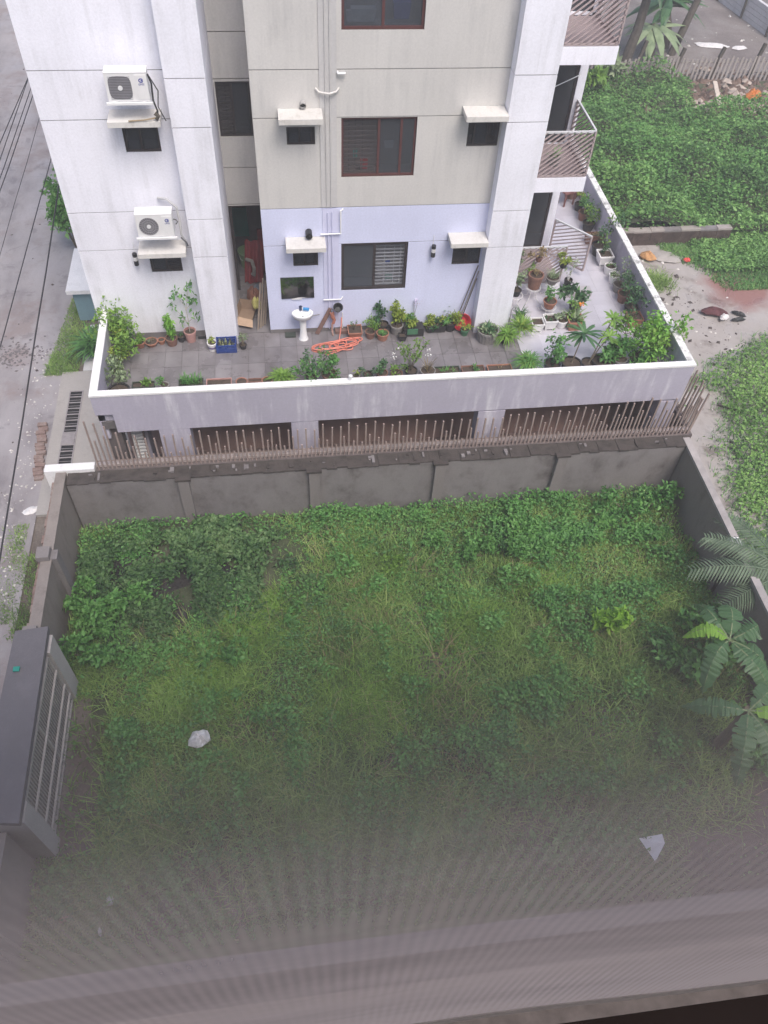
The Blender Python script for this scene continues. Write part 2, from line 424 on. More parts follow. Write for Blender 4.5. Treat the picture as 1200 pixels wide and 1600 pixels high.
# pipe duct in the grey wall, with its clamp and stubs
DUCT = stained('duct_paint', (0.545, 0.535, 0.53), (0.40, 0.39, 0.38), 0.6, 0.85)
MB().box(1.06, 1.42, -0.022, -0.003, 3.60, TOP).build('pipe_duct', DUCT, bld)
MB().box(1.08, 1.46, -0.02, -0.003, 0.12, 3.56).build('pipe_duct', plain('duct_lavender', (0.62, 0.63, 0.81), 0.7, 0.05), bld)
for x in (1.18, 1.28):
    MB().tube([(x, -0.035, 3.6), (x, -0.035, TOP)], 0.010, 8).build('drain_pipe', DUCT, bld)
    MB().tube([(x + .02, -0.06, 0.12), (x + .02, -0.06, 3.5)], 0.011, 8).build('drain_pipe', MATS['duct_lavender'], bld)
MB().tube([(0.98, -0.01, 6.27), (1.05, -0.08, 6.22), (1.25, -0.12, 6.20), (1.40, -0.08, 6.22), (1.47, -0.01, 6.27)], 0.02, 8).build('pipe_clamp', CHAJ, bld)
PVC = plain('white_pipe', (0.80, 0.80, 0.80), 0.4, 0.06)
def pipe(pts, r=0.02): return MB().tube(pts, r, 8).build('water_pipe', PVC, bld)
pipe([(1.44, -0.01, 6.59), (1.44, -0.07, 6.58), (1.6, -0.07, 6.58)], 0.025)
pipe([(1.02, -0.07, 2.93), (1.5, -0.07, 2.94), (1.5, -0.07, 3.53), (1.56, -0.02, 3.55)])
pipe([(1.06, -0.07, 1.05), (1.5, -0.07, 1.05), (1.55, -0.01, 1.08)])
pipe([(1.55, -0.05, 0.12), (1.55, -0.05, 0.62), (1.55, -0.10, 0.64)], 0.014)

# windows: frame, panes, grille bars and the room behind
def window(x0, x1, z0, z1, y, splits, fm, grille=None, depth=0.55, room=DARKB, panes=(GLASS,), ft=0.05):
    m = MB(); yy = (y + 0.035, y + 0.10)
    xs = [x0] + [x0 + (x1 - x0) * s for s in splits] + [x1]
    m.box(x0, x1, *yy, z0, z0 + ft); m.box(x0, x1, *yy, z1 - ft, z1)
    for k, x in enumerate(xs):
        a = min(max(x - ft / 2, x0), x1 - ft); m.box(a, a + ft, yy[0] + 0.004 * (k + 1), yy[1] - 0.004, z0 + ft, z1 - ft)
    w = m.build('window', fm, bld)
    for k in range(len(xs) - 1):
        yp = y + 0.06 + 0.015 * (k % 2)
        MB().box(xs[k] + ft * .4, xs[k + 1] - ft * .4, yp, yp + 0.006, z0 + ft * .8, z1 - ft * .8).build('pane', panes[k % len(panes)], w)
    if grille:
        a, b, n, gm, vert = grille
        for k in range(n):
            z = z0 + 0.07 + (z1 - z0 - 0.14) * k / (n - 1)
            MB().box(a, b, y + 0.15, y + 0.162, z - 0.016, z + 0.016).build('grille_bar', gm, w)
        for x in vert:
            MB().box(x - 0.012, x + 0.012, y + 0.163, y + 0.175, z0 + 0.05, z1 - 0.05).build('grille_bar', gm, w)
    r = MB(); d = y + depth; e = 0.002; y += 0.1
    r.add([(x0, d, z0), (x1, d, z0), (x1, d, z1), (x0, d, z1)], [(0, 1, 2, 3)])
    r.add([(x0 - e, y, z0 - e), (x1 + e, y, z0 - e), (x1 + e, d, z0 - e), (x0 - e, d, z0 - e)], [(0, 1, 2, 3)])
    r.add([(x0 - e, y, z1 + e), (x1 + e, y, z1 + e), (x1 + e, d, z1 + e), (x0 - e, d, z1 + e)], [(3, 2, 1, 0)])
    r.add([(x0 - e, y, z0), (x0 - e, d, z0), (x0 - e, d, z1), (x0 - e, y, z1)], [(0, 1, 2, 3)])
    r.add([(x1 + e, y, z0), (x1 + e, d, z0), (x1 + e, d, z1), (x1 + e, y, z1)], [(3, 2, 1, 0)])
    r.build('room_interior', room, bld)
    return w
GREYROOM = plain('grey_interior', (0.45, 0.43, 0.43), 0.85, 0.3, 1.5)
GRB = plain('brown_grille', (0.11, 0.085, 0.08), 0.5, 0.1)
window(*winx, 1.26, 2.60, 0, [0.5], DKFRAME, (2.38, 3.12, 13, STEEL, (2.62, 2.86, 3.02)), panes=(TINTG, GLASS), ft=0.065, room=GREYROOM)
window(*winx, 4.31, 5.648, 0, [0.5, 0.8], RDFRAME, (1.56, 2.3, 13, GRB, (1.70, 1.84, 2.0)), panes=(GLASS, TINTG, TINTG), ft=0.05)
window(*winx, 7.36, 8.70, 0, [0.5], RDFRAME, panes=(TINTG, TINTG), ft=0.055, room=GREYROOM)
for z0, z1 in ((2.03, 2.40), (5.08, 5.47)):
    window(0.34, 0.95, z0, z1, 0, [0.45, 0.88], DKFRAME, panes=(TINTG,), ft=0.035)
window(4.31, 5.02, 1.92, 2.40, 0, [0.52], DKFRAME, panes=(GLASS, TINTG), ft=0.04)
window(4.31, 5.02, 4.97, 5.50, 0, [0.22, 0.66], DKFRAME, panes=(GLASS, TINTG, GLASS), ft=0.04)
window(-3.08, -2.34, 1.97, 2.41, 0.05, [0.52], DKFRAME, (-2.7, -2.38, 6, GRB, ()), panes=(TINTG, GLASS), ft=0.045)
window(-3.08, -2.34, 4.96, 5.49, 0.05, [0.46], DKFRAME, panes=(TINTG, TINTG), ft=0.045)
window(-1.17, -0.40, 4.34, 5.60, 1.9, [0.45], DKFRAME, (-1.14, -0.8, 14, GRB, (-0.97,)), panes=(GLASS, TINTG), ft=0.05)
# concrete sun shades
for x0, x1, z, d in ((0.18, 1.12, 2.73, 0.5), (0.18, 1.10, 5.75, 0.5), (4.13, 5.045, 2.72, 0.5), (4.13, 5.045, 5.75, 0.5), (-3.22, -2.14, 2.73, 0.52), (-3.24, -2.2, 5.76, 0.52)):
    MB().box(x0, x1, -d, (0.045 if x0 < 0 else -0.004), z, z + 0.11).build('sun_shade', CHAJ, bld)
# vent stubs
VENT = plain('vent_pipe_grey', (0.40, 0.39, 0.38), 0.5, 0.1); BLK = plain('black_plastic', (0.02, 0.02, 0.022), 0.45, 0.2)
for (x, z, r, l, mt) in ((0.71, 5.97, 0.065, 0.10, VENT), (0.74, 2.98, 0.08, 0.2, BLK)):
    v = MB().tube([(x, 0, z), (x, -l, z - 0.02)], r, 14, caps=False)
    v.tube([(x, 0, z), (x, -l, z - 0.02)], r * 0.82, 14, caps=False).disc(0, 0, 3)
    v.build('vent_pipe', mt, bld)
    MB().tube([(x, -0.02, z - 0.005), (x, -l + 0.04, z - 0.015)], r * 0.8, 12).build('vent_core', BLK, bld)
# utility room behind the recess doorway
r = MB(); a, b, y0, y1, z1 = -1.9, -0.30, 2.02, 3.9, 2.62
r.add([(a, y1, 0), (b, y1, 0), (b, y1, z1), (a, y1, z1)], [(0, 1, 2, 3)]).add([(a, y0, 0), (a, y1, 0), (a, y1, z1), (a, y0, z1)], [(0, 1, 2, 3)]).add([(b, y0, 0), (b, y1, 0), (b, y1, z1), (b, y0, z1)], [(3, 2, 1, 0)]).add([(a, y0, z1), (b, y0, z1), (b, y1, z1), (a, y1, z1)], [(3, 2, 1, 0)])
r.build('utility_room', plain('utility_room_plaster', (0.19, 0.165, 0.17), 0.85, 0.25, 2), bld)
MB().box(-1.19, -1.12, 1.94, 2.0, 0, 2.565).build('door_frame', DKFRAME, bld)

# terrace: slab, tiles, parapet
FLOORT = None
def tile_mat():
    m, t, p = nodes_of('terrace_tile'); co = mapped(t)
    oi = t.nodes.new('ShaderNodeObjectInfo')
    c = ramp(t, noise(t, co, 1.6, 6, 0.62), [(0.3, (0.145, 0.13, 0.135)), (0.7, (0.245, 0.23, 0.24))])
    c = mix(t, 1.0, c, ramp(t, oi.outputs['Random'], [(0.0, (0.86,) * 3), (1.0, (1.12,) * 3)]), 'MULTIPLY')
    t.links.new(c, p.inputs['Base Color'])
    t.links.new(ramp(t, noise(t, co, 0.8, 5), [(0.4, (0.18,) * 3), (0.6, (0.5,) * 3)]), p.inputs['Roughness'])
    return m
def wet_sheen_mat():
    m, t, p = nodes_of('wet_sheen_tile'); co = mapped(t)
    oi = t.nodes.new('ShaderNodeObjectInfo')
    c = ramp(t, noise(t, co, 0.9, 6, 0.62), [(0.3, (0.47, 0.45, 0.50)), (0.7, (0.60, 0.58, 0.64))])  # sky sheen of the wet floor put into this pale base colour
    c = mix(t, 1.0, c, ramp(t, oi.outputs['Random'], [(0.0, (0.94,) * 3), (1.0, (1.05,) * 3)]), 'MULTIPLY')
    t.links.new(c, p.inputs['Base Color']); p.inputs['Roughness'].default_value = 0.09
    p.inputs['Specular IOR Level'].default_value = 0.8
    bump(t, p, noise(t, co, 3, 3), 0.04, 0.01)
    return m
slab = MB().box(-4.44, 9.96, -3.0, 1.9, -0.24, -0.015).box(5.97, 9.96, 1.902, 13, -0.24, -0.015).box(-1.98, -0.35, 1.9005, 3.9, -0.24, -0.015).box(8.0, 9.96, 13, 13.1, -0.24, -0.015)
fl = structure(slab.build('floor', plain('tile_bed', (0.13, 0.12, 0.12), 0.9)), 'grey tiled terrace floor, wet towards the corner, with sky sheen coloured in pale')
TM, WM = tile_mat(), wet_sheen_mat()
def tiles(x0, x1, y0, y1, tx, ty, mat, lift=0.0, e=0.004):
    me = None; nx = int(round((x1 - x0) / tx)); ny = int(round((y1 - y0) / ty))
    for i in range(nx):
        for j in range(ny):
            if me is None:
                b = MB().box(e, tx - e, e, ty - e, -0.012, 0.0).build('tile', mat, fl); me = b.data
            else:
                b = bpy.data.objects.new('tile', me); C.objects.link(b); b.parent = fl
            b.location = (x0 + i * tx, y0 + j * ty, rng.uniform(-0.0015, 0.0015) + lift)
tiles(-4.32, 6.18, -2.96, 0.04, 0.42, 0.60, TM)
tiles(-1.98, -0.30, 0.06, 3.9, 0.42, 0.64, TM)
tiles(6.19, 9.95, -2.96, 1.24, 0.627, 0.60, WM, 0.0, 0.0012)
tiles(6.19, 9.95, 1.245, 8.1, 0.94, 0.98, WM, 0.0, 0.0012)
par = MB()
par.add([(-4.49, -3.11, 0.33), (-4.10, -3.11, 0.33), (-4.10, -3.11, -0.26), (9.72, -3.11, -0.19), (10.0, -3.11, -0.19), (10.0, -3.11, 0.9), (-4.49, -3.11, 0.9)], [(0, 1, 2, 3, 4, 5, 6)])
par.add([(-4.49, -2.96, 0.0), (10.0, -2.96, 0.0), (10.0, -2.96, 0.9), (-4.49, -2.96, 0.9)], [(3, 2, 1, 0)])
par.add([(-4.10, -3.11, -0.26), (-4.10, -2.96, -0.26), (9.72, -2.96, -0.19), (9.72, -3.11, -0.19)], [(3, 2, 1, 0)])
par.add([(-4.49, -3.11, 0.33), (-4.49, -2.6, 0.33), (-4.10, -2.6, 0.33), (-4.10, -3.11, 0.33)], [(3, 2, 1, 0)])
par.build('parapet', PARAP, bld)
MB().box(-4.49, -4.34, -2.96, 0.045, -0.6, 0.9).build('parapet', PARAP, bld)
MB().box(9.85, 10.0, -3.105, 11, -0.3, 0.9).build('parapet', PARAP, bld)
MB().box(-4.505, 10.02, -3.125, -2.945, 0.9, 0.95).build('coping', COPING, bld)
MB().box(-4.505, -4.325, -2.943, 0.045, 0.9, 0.951).build('coping', COPING, bld)
MB().box(9.835, 10.02, -2.943, 11, 0.9, 0.951).build('coping', MOULD, bld)
# ground floor: columns, deep dark parking behind the openings
for x0, x1 in ((-3.15, -2.42), (0.02, 0.68), (4.70, 5.39), (9.5, 9.96)):
    MB().box(x0, x1, -3.105, -2.75, -3.05, -0.262).build('column', PARAP, bld)
MB().box(-4.45, -4.1, -2.85, -2.55, -3.05, 0.32).build('column', CEMD, bld)
g = MB().add([(-4.4, -1.3, -3.05), (9.9, -1.3, -3.05), (9.9, -1.3, -0.25), (-4.4, -1.3, -0.25)], [(0, 1, 2, 3)])
g.add([(9.9, -2.8, -3.05), (9.9, -1.3, -3.05), (9.9, -1.3, -0.25), (9.9, -2.8, -0.25)], [(3, 2, 1, 0)])
g.build('ground_floor_wall', plain('brown_ground_floor', (0.38, 0.25, 0.22), 0.85, 0.3, 0.8), bld)
MB().box(-4.5, 9.95, -2.95, 0.59, -3.04, -3.0).build('ground_floor', plain('parking_floor', (0.25, 0.18, 0.16), 0.9, 0.3, 0.8), bld)
MB().box(-4.0, -3.6, -2.4, -2.0, -3.0, -0.27).build('column', PARAP, bld)
MB().add([(-4.66, 0.05, -3.05), (-4.40, 0.05, -3.05), (-4.40, 0.05, 0.0), (-4.66, 0.05, 0.0)], [(0, 1, 2, 3)]).build('side_wall', WHITE, bld)

# balconies on the garden side: slab, diagonal slats, rails, door
BALF = plain('balcony_tile', (0.34, 0.275, 0.28), 0.5, 0.1, 2)
def rail_panel(o, u, length, h, slope, name_parent, mat=RAILP, pitch=0.105, mid=True):
    """Diagonal slats between two rails on the plane through o along u."""
    o, u = Vector(o), Vector(u).normalized(); up = Vector((0, 0, 1)); n = u.cross(up)
    def clip(c):                            # line z = slope*(x) + c inside [0,length]x[0,h]
        pts = []
        for x in (0, length):
            z = slope * x + c
            if 0 <= z <= h: pts.append((x, z))
        for z in (0, h):
            x = (z - c) / slope
            if 0 <= x <= length: pts.append((x, z))
        pts = sorted(set(pts)); return (pts[0], pts[-1]) if len(pts) > 1 else None
    span = abs(slope) * length; k = -span if slope > 0 else 0.0; top = h if slope > 0 else h + span
    step = pitch * math.sqrt(1 + slope * slope)
    c = k + step * 0.5
    while c < top:
        q = clip(c)
        if q and math.hypot(q[1][0] - q[0][0], q[1][1] - q[0][1]) > 0.06:
            a, b = (o + u * x + up * z for x, z in q)
            MB().bar(a, b, 0.022, 0.045, n).build('slat', mat, name_parent)
        c += step
    for z in (0.0, h):
        MB().bar(o + up * z, o + u * length + up * z, 0.045, 0.045).build('rail', STEEL if z else mat, name_parent)
    for x in (0.0, length):
        MB().bar(o + u * x - up * 0.0, o + u * x + up * h, 0.045).build('post', mat, name_parent)
for k, zt in enumerate((0.17, 3.35, 6.45)):
    b = MB().box(5.972, 7.92, 1.46, 3.19, zt - 0.38, zt).build('balcony', WHITE, bld)
    MB().box(5.98, 7.90, 1.53, 3.18, zt + 0.001, zt + 0.012).build('balcony_floor', BALF, b)
    rail_panel((5.99, 1.5, zt + 0.04), (1, 0, 0), 1.9, 1.12, 0.8, b)
    if k:
        rail_panel((7.9, 1.54, zt + 0.04), (0, 1, 0), 1.62, 1.12, -0.8, b)
    zb = zt + 2.03
    holed(5.97, 8.0, zt, zt + (3.18 if k < 2 else 8), [(6.1, 7.79, zt + 0.02, zb)], 3.2).build('wall_panel', WHITE, bld)
    MB().box(5.973, 6.099, 3.18, 3.199, zt, zb).build('wall_panel', GREYP, bld)
    fr = MB()
    for x in (6.1, 6.9, 7.73): fr.box(x, x + 0.06, 3.24, 3.30, zt + 0.02, zb)
    fr.box(6.16, 7.73, 3.242, 3.298, zb - 0.06, zb); fr.box(6.16, 7.73, 3.242, 3.298, zt + 0.02, zt + 0.07)
    d = fr.build('door', DKFRAME, bld)
    for x0, x1 in ((6.16, 6.9), (6.96, 7.73)):
        MB().box(x0, x1, 3.265, 3.272, zt + 0.07, zb - 0.06).build('pane', TINTG, d)
    MB().add([(6.0, 4.0, zt), (8, 4.0, zt), (8, 4.0, zb + .1), (6, 4.0, zb + .1)], [(0, 1, 2, 3)]).build('room_interior', DARKB, bld)

# porch on the street side
porch = thing('porch', 'small white porch roof over a teal wall beside the street', 'porch', (-5.6, 4.7, -3.0))
MB().box(-6.62, -4.665, 4.6, 6.9, -1.85, -1.72).build('porch_roof', COPING, porch, off=(-5.6, 4.7, -3.0))
MB().box(-6.5, -4.665, 4.8, 6.7, -3.0, -1.852).build('wall', stained('teal_paint', (0.20, 0.31, 0.35), (0.13, 0.2, 0.22), 0.5), porch, off=(-5.6, 4.7, -3.0))

# ------------------------------------------------------------------ walls of the empty lot
def lot_wall(name, label, loc): return thing(name, label, 'wall', loc)
PIERM = stained('pier_render', (0.245, 0.22, 0.215), (0.13, 0.115, 0.11), 0.7, 0.9, streak=(3, 3, 0.5), patch=0.7, bmp=0.4)
w = lot_wall('boundary_wall', 'stained grey boundary wall with piers between terrace and weedy lot', (2.3, -3.7, -3.05)); off = (2.3, -3.7, -3.05)
xs = [-5.46, -2.7, 0.5, 3.7, 6.9, 10.24]
for a, b in zip(xs, xs[1:]):
    MB().box(a + (0.13 if a > -5 else 0), b - (0.13 if b < 10 else 0), -3.83, -3.45, -3.1, -1.235).build('wall_panel', CEM, w, off=off)
for x in xs[1:-1]:
    MB().box(x - 0.13, x + 0.13, -3.95, -3.45, -3.1, -1.24).build('pier', PIERM, w, off=off)
    MB().box(x - 0.19, x + 0.19, -3.96, -3.80, -1.235, -1.17).build('pier_cap', MOSS, w, off=off)
led = MB(); n = 60                            # crumbling mossy ledge
for i in range(n):
    x0, x1 = -5.46 + 15.7 * i / n, -5.46 + 15.7 * (i + 1) / n
    led.box(x0, x1, -3.85 + rng.uniform(-.02, .025), -3.46, -1.235, -1.19 + rng.uniform(-0.02, 0.02))
led.build('ledge', MOSS, w, off=off)
MB().box(-4.8, 10.55, -3.45, -3.20, -3.1, -1.2).build('wall_panel', CEMD, w, off=off)
MB().box(-4.8, 10.5, -3.33, -3.21, -1.199, -1.13).build('kerb', plain('pale_kerb', (0.52, 0.45, 0.43), 0.85, 0.2, 5), w, off=off)
MB().box(-6.0, -4.82, -3.47, -3.24, -3.05, -1.1).build('white_end', COPING, w, off=off)
for i in range(46):                          # rubble and mortar crumbs lying on the ledge
    x = rng.uniform(-5, 10); s_ = rng.uniform(0.02, 0.07)
    MB().box(x, x + s_ * 1.6, -3.8 + rng.uniform(0, .25), -3.7 + rng.uniform(0, .2), -1.2, -1.17 + s_ * .5, taper=0.006).build('mortar_lump', CEM if i % 3 else MOSS, w, off=off)

STW = stained('weathered_wall', (0.27, 0.235, 0.215), (0.12, 0.10, 0.09), 0.85, 0.92, streak=(2.5, 2.5, .6), patch=0.9, bmp=0.5)
w = lot_wall('boundary_wall', 'low brick-edged boundary wall between street and weedy lot', (-5.7, -9, -3.05)); off = (-5.7, -9, -3.05)
BRICKW = patchy('old_brick', [(0.3, (0.20, 0.12, 0.10)), (0.5, (0.27, 0.19, 0.165)), (0.7, (0.33, 0.28, 0.255))], 2.5)
for (a, b) in ((-8.15, -3.475), (-14.7, -12.02)):
    MB().box(-5.72, -5.5, a, b, -3.1, -1.22).build('wall_panel', STW, w, off=off)
    MB().box(-5.73, -5.49, a, b, -1.218, -1.15).build('coping', STW, w, off=off)
    y = a
    while y < b - 0.1:                       # loose brick courses along the street side
        l = rng.uniform(0.2, 0.26)
        for z in (-1.62, -1.53):
            o_ = rng.uniform(-0.02, 0.03)
            MB().box(-5.90 + o_, -5.725, y, min(y + l - 0.012, b), z - 0.04, z + 0.036).build('brick', BRICKW, w, off=off)
        y += l
    MB().box(-5.86, -5.722, a, b, -3.1, -1.67).build('wall_panel', CEMD, w, off=off)
for y in (-5.95, -8.0):
    MB().box(-5.78, -5.38, y - 0.13, y + 0.13, -3.1, -1.14).build('pier', CEM, w, off=off)
    MB().box(-5.80, -5.52, y - 0.17, y + 0.14, -1.139, -1.0).build('pier_cap', PIERM, w, off=off)

w = lot_wall('boundary_wall', 'thin dark boundary wall on the banana side of the lot', (10.3, -9, -3.05)); off = (10.3, -9, -3.05)
ys = [-14.7, -11.5, -7.2, -3.46]
for a, b in zip(ys, ys[1:]):
    MB().box(10.26, 10.40, a + 0.1, b - 0.1, -3.1, -1.25).build('wall_panel', STW, w, off=off)
    MB().box(10.24, 10.42, a - 0.1, b - 0.102, -1.249, -1.17).build('coping', plain('grey_coping', (0.36, 0.33, 0.32), 0.9, 0.25, 3), w, off=off)
for y in ys[:-1]:
    MB().box(10.14, 10.41, y - 0.1, y + 0.1, -3.1, -1.25).build('pier', CEMD, w, off=off)
MB().box(10.10, 10.38, -7.15, -6.9, -1.25, -1.12).build('pier_cap', COPING, w, off=off)

w = lot_wall('boundary_wall', 'beige near boundary wall at the viewer end of the lot', (2.3, -14.6, -3.05)); off = (2.3, -14.6, -3.05)
MB().box(-5.5, 10.25, -14.70, -14.46, -3.1, -1.22).build('wall_panel', CEM, w, off=off)
MB().box(-5.5, 10.25, -14.74, -14.42, -1.218, -1.15).build('coping', stained('beige_plaster', (0.34, 0.285, 0.265), (0.15, 0.125, 0.12), 0.85, 0.9, streak=(.5, 3, 3), patch=.5, cut=(.42, .6)), w, off=off)

# ------------------------------------------------------------------ added haze, standing in for the insect screen's veil
hz = bpy.data.materials.new('added_veil'); hz.use_nodes = True; ht = hz.node_tree; ht.nodes.clear()
pv = ht.nodes.new('ShaderNodeVolumePrincipled'); pv.inputs['Color'].default_value = (.9, .9, .92, 1); pv.inputs['Density'].default_value = 0.0036; pv.inputs['Anisotropy'].default_value = 0.0
ho_ = ht.nodes.new('ShaderNodeOutputMaterial'); ht.links.new(pv.outputs[0], ho_.inputs['Volume'])
hb = MB().box(-170, 170, -70, 230, -4.2, 16.5).build('haze', hz); stuff(hb, 'thin added haze standing in for the veil of the insect screen')
# ------------------------------------------------------------------ picket fence on the back wall
fence = thing('picket_fence', 'brown metal picket fence of uneven tall and short bars on the back wall', 'fence', (2.8, -3.39, -1.2)); off = (2.8, -3.39, -1.2)
PICK = stained('picket_paint', (0.34, 0.265, 0.24), (0.17, 0.11, 0.09), 0.7, 0.7, streak=(9, 9, 3), patch=2.0)
def picket(x, y, h, lx=0.0, ly=0.0, w=0.036):
    MB().bar((x, y, -1.21), (x + lx, y + ly, -1.2 + h), w).build('picket', PICK, fence, off=off)
x = -4.72; i = 0
while x < 10.5:
    k = i % 6
    hgt = [1.03, 0.36, 0.98, 0.66, 1.03, 0.48][k] + rng.uniform(-0.07, 0.09)
    if x < -3.9: hgt += 0.55 * (-3.9 - x) / 0.8 + 0.1
    if x > 6.5: hgt += 0.3 * min(1, (x - 6.5) / 2.5)
    picket(x, -3.39 + rng.uniform(-.012, .012), hgt, rng.uniform(-.02, .02), rng.uniform(-.02, .02)); x += 0.106 + rng.uniform(-.006, .006); i += 1
y = -3.3; i = 0
while y < 0.4:
    picket(10.52, y, 1.35 + rng.uniform(-.1, .1) - (0.35 if i % 3 == 1 else 0), 0.06, 0); y += 0.14; i += 1
MB().bar((-4.75, -3.365, -0.95), (10.5, -3.365, -0.95), 0.02).build('rail', PICK, fence, off=off)
MB().box(10.42, 10.6, -3.195, 9.0, -3.1, -1.2).build('plinth', CEMD, fence, off=off)

# ------------------------------------------------------------------ gate with its roof
gate = thing('gate', 'white grille gate under a dark slab roof in the street wall', 'gate', (-5.4, -10, -3.05)); off = (-5.4, -10, -3.05)
ROOFM = stained('dark_gate_roof', (0.15, 0.14, 0.15), (0.24, 0.225, 0.24), 0.5, 0.7, streak=(2, 2, 2), patch=0.6)
GPIL = stained('gate_pillar_render', (0.47, 0.44, 0.43), (0.29, 0.27, 0.26), 0.6, 0.9, streak=(3, 3, .6), patch=1)
roof = MB(); roof.add([(-5.93, -11.92, -0.86), (-5.13, -12.06, -0.80), (-5.16, -8.12, -0.80), (-5.83, -8.12, -0.86), (-5.93, -11.92, -0.74), (-5.13, -12.06, -0.66), (-5.16, -8.12, -0.66), (-5.83, -8.12, -0.74)],
    [(3, 2, 1, 0), (4, 5, 6, 7), (0, 1, 5, 4), (1, 2, 6, 5), (2, 3, 7, 6), (3, 0, 4, 7)])
roof.build('gate_roof', ROOFM, gate, off=off)
for y0, y1 in ((-8.62, -8.2), (-11.98, -11.6)):
    MB().box(-5.62, -5.12, y0, y1, -3.05, -0.87).build('gate_pillar', GPIL, gate, off=off)
GBAR = plain('gate_paint', (0.44, 0.41, 0.39), 0.6, 0.15, 5)
leaf = MB().bar((-5.2, -11.58, -2.9), (-5.2, -8.64, -2.9), .05).bar((-5.2, -11.58, -1.0), (-5.2, -8.64, -1.0), .05)
fr = leaf.bar((-5.2, -11.56, -2.9), (-5.2, -11.56, -1.0), .05).bar((-5.2, -8.66, -2.9), (-5.2, -8.66, -1.0), .05).bar((-5.2, -10.1, -2.9), (-5.2, -10.1, -1.0), .05).build('gate_leaf', GBAR, gate, off=off)
y = -11.5
while y < -8.7:
    MB().bar((-5.2, y, -2.88), (-5.2, y, -1.02), 0.016).build('bar', GBAR, fr, off=off); y += 0.075
for z in (-1.55, -2.2, -2.62):
    MB().bar((-5.17, -11.58, z), (-5.17, -8.64, z), 0.04).build('rail', GBAR, gate, off=off)
MB().box(-5.26, -5.24, -11.55, -8.68, -2.85, -1.05).build('backing_sheet', plain('gate_sheet', (0.30, 0.275, 0.26), 0.7, 0.3, 3), gate, off=off)
# ------------------------------------------------------------------ street side
GR = plain('drain_steel', (0.30, 0.27, 0.27), 0.6, 0.2, 8)
dg = thing('drain_grate', 'long rusty drain grate set in the concrete pad beside the street', 'drain', (-6.23, 0, -2.97))
MB().box(-0.19, 0.19, -1.52, 1.42, -0.03, 0.003).build('pit', plain('drain_pit', (0.012, 0.011, 0.012), 0.9), dg)
fr = MB(); fr.box(-0.2, -0.165, -1.53, 1.43, .0031, 0.02).box(0.165, 0.2, -1.53, 1.43, .0031, 0.02)
for k in range(13):
    yy = -1.53 + k * 0.2435
    fr.box(-0.164, 0.164, yy, yy + 0.035, 0.0035, 0.018)
fr.build('frame', GR, dg)
MB().box(-0.16, 0.16, -0.765, -0.34, 0.0181, 0.03).build('cover_plate', GR, dg)
for k in range(12):
    yy = -1.53 + k * 0.2435 + 0.12
    if -0.78 < yy < -0.3: continue
    MB().box(-0.16, 0.16, yy - .006, yy + 0.006, 0.004, 0.012).build('bar', GR, dg)
kb = thing('brick_kerb', 'stepped row of loose red bricks edging the concrete pad', 'kerb', (-6.9, -0.6, -3.02))
for k in range(14):
    yy = -1.35 + k * 0.155; xx = 0.10 - 0.05 * ((k * 7) % 3) - 0.02 * k
    b = MB().box(-0.13, 0.12, -0.065, 0.065, 0, 0.09 + rng.uniform(-.02, .02)).build('brick', BRICKW, kb)
    b.location = (xx * .6, yy, 0); b.rotation_euler = (0, 0, rng.uniform(-.12, .12))
# stones, plaster crumbs and litter on the street verge
def debris(name, n, area, z, smin, smax, mat, label, skew=2.0):
    m = MB()
    for _ in range(n):
        x, y = area(); s_ = smin + (smax - smin) * rng.random() ** skew
        a = rng.uniform(0, PI); c, d = math.cos(a) * s_, math.sin(a) * s_; h = s_ * rng.uniform(.3, .8)
        k = rng.uniform(.5, .9)
        m.add([(x - c, y - d, z), (x + d * k, y - c * k, z), (x + c, y + d, z), (x - d * k, y + c * k, z), (x + rng.uniform(-.3, .3) * s_, y + rng.uniform(-.3, .3) * s_, z + h)], [(0, 1, 4), (1, 2, 4), (2, 3, 4), (3, 0, 4)])
    return stuff(m.build(name, mat), label)
CRUMB = plain('pale_crumbs', (0.60, 0.57, 0.54), 0.9, 0.3, 9)
DKST = plain('dark_crumbs', (0.09, 0.075, 0.07), 0.9, 0.4, 9)
def verge():
    y = rng.uniform(-6.5, 3.5); return (-7.15 - 0.18 * abs(rng.gauss(0, 1.2)) + rng.gauss(0, .22), y)
debris('rubble', 420, verge, -3.018, 0.008, 0.055, CRUMB, 'pale plaster crumbs and small stones along the street verge', 3)
debris('rubble', 200, lambda: (rng.uniform(-12, -7), rng.uniform(-6, 25)), -3.018, 0.01, 0.06, DKST, 'dark small stones scattered over the worn street', 3)
debris('rubble', 260, lambda: (-8.4 + rng.gauss(0, .75), 3.3 + rng.gauss(0, .35)), -3.018, 0.02, 0.07, plain('grey_chips', (0.16, 0.145, 0.15), .8, .3, 9), 'patch of grey stone chips on the broken street', 1)
debris('debris', 260, lambda: (lambda q: (13.3 + 3.2 * q % 2.9 + rng.gauss(0, .5), -2.5 + (q * 7.7) % 8.6 + rng.gauss(0, .4)))(rng.randint(0, 11)), -3.034, 0.012, 0.12, DKST, 'dark wood scraps and clods strewn on the wet sand', 3)
debris('debris', 120, lambda: (12.6 + abs(rng.gauss(0, 2.0)), rng.uniform(-3.5, 7.2)), -3.034, 0.015, 0.09, CRUMB, 'pale stones strewn on the wet sand', 2)
debris('debris', 60, lambda: (rng.uniform(17, 27), rng.uniform(22.5, 31)), -3.04, 0.03, 0.16, CRUMB, 'pale scraps scattered over the grey yard', 3)

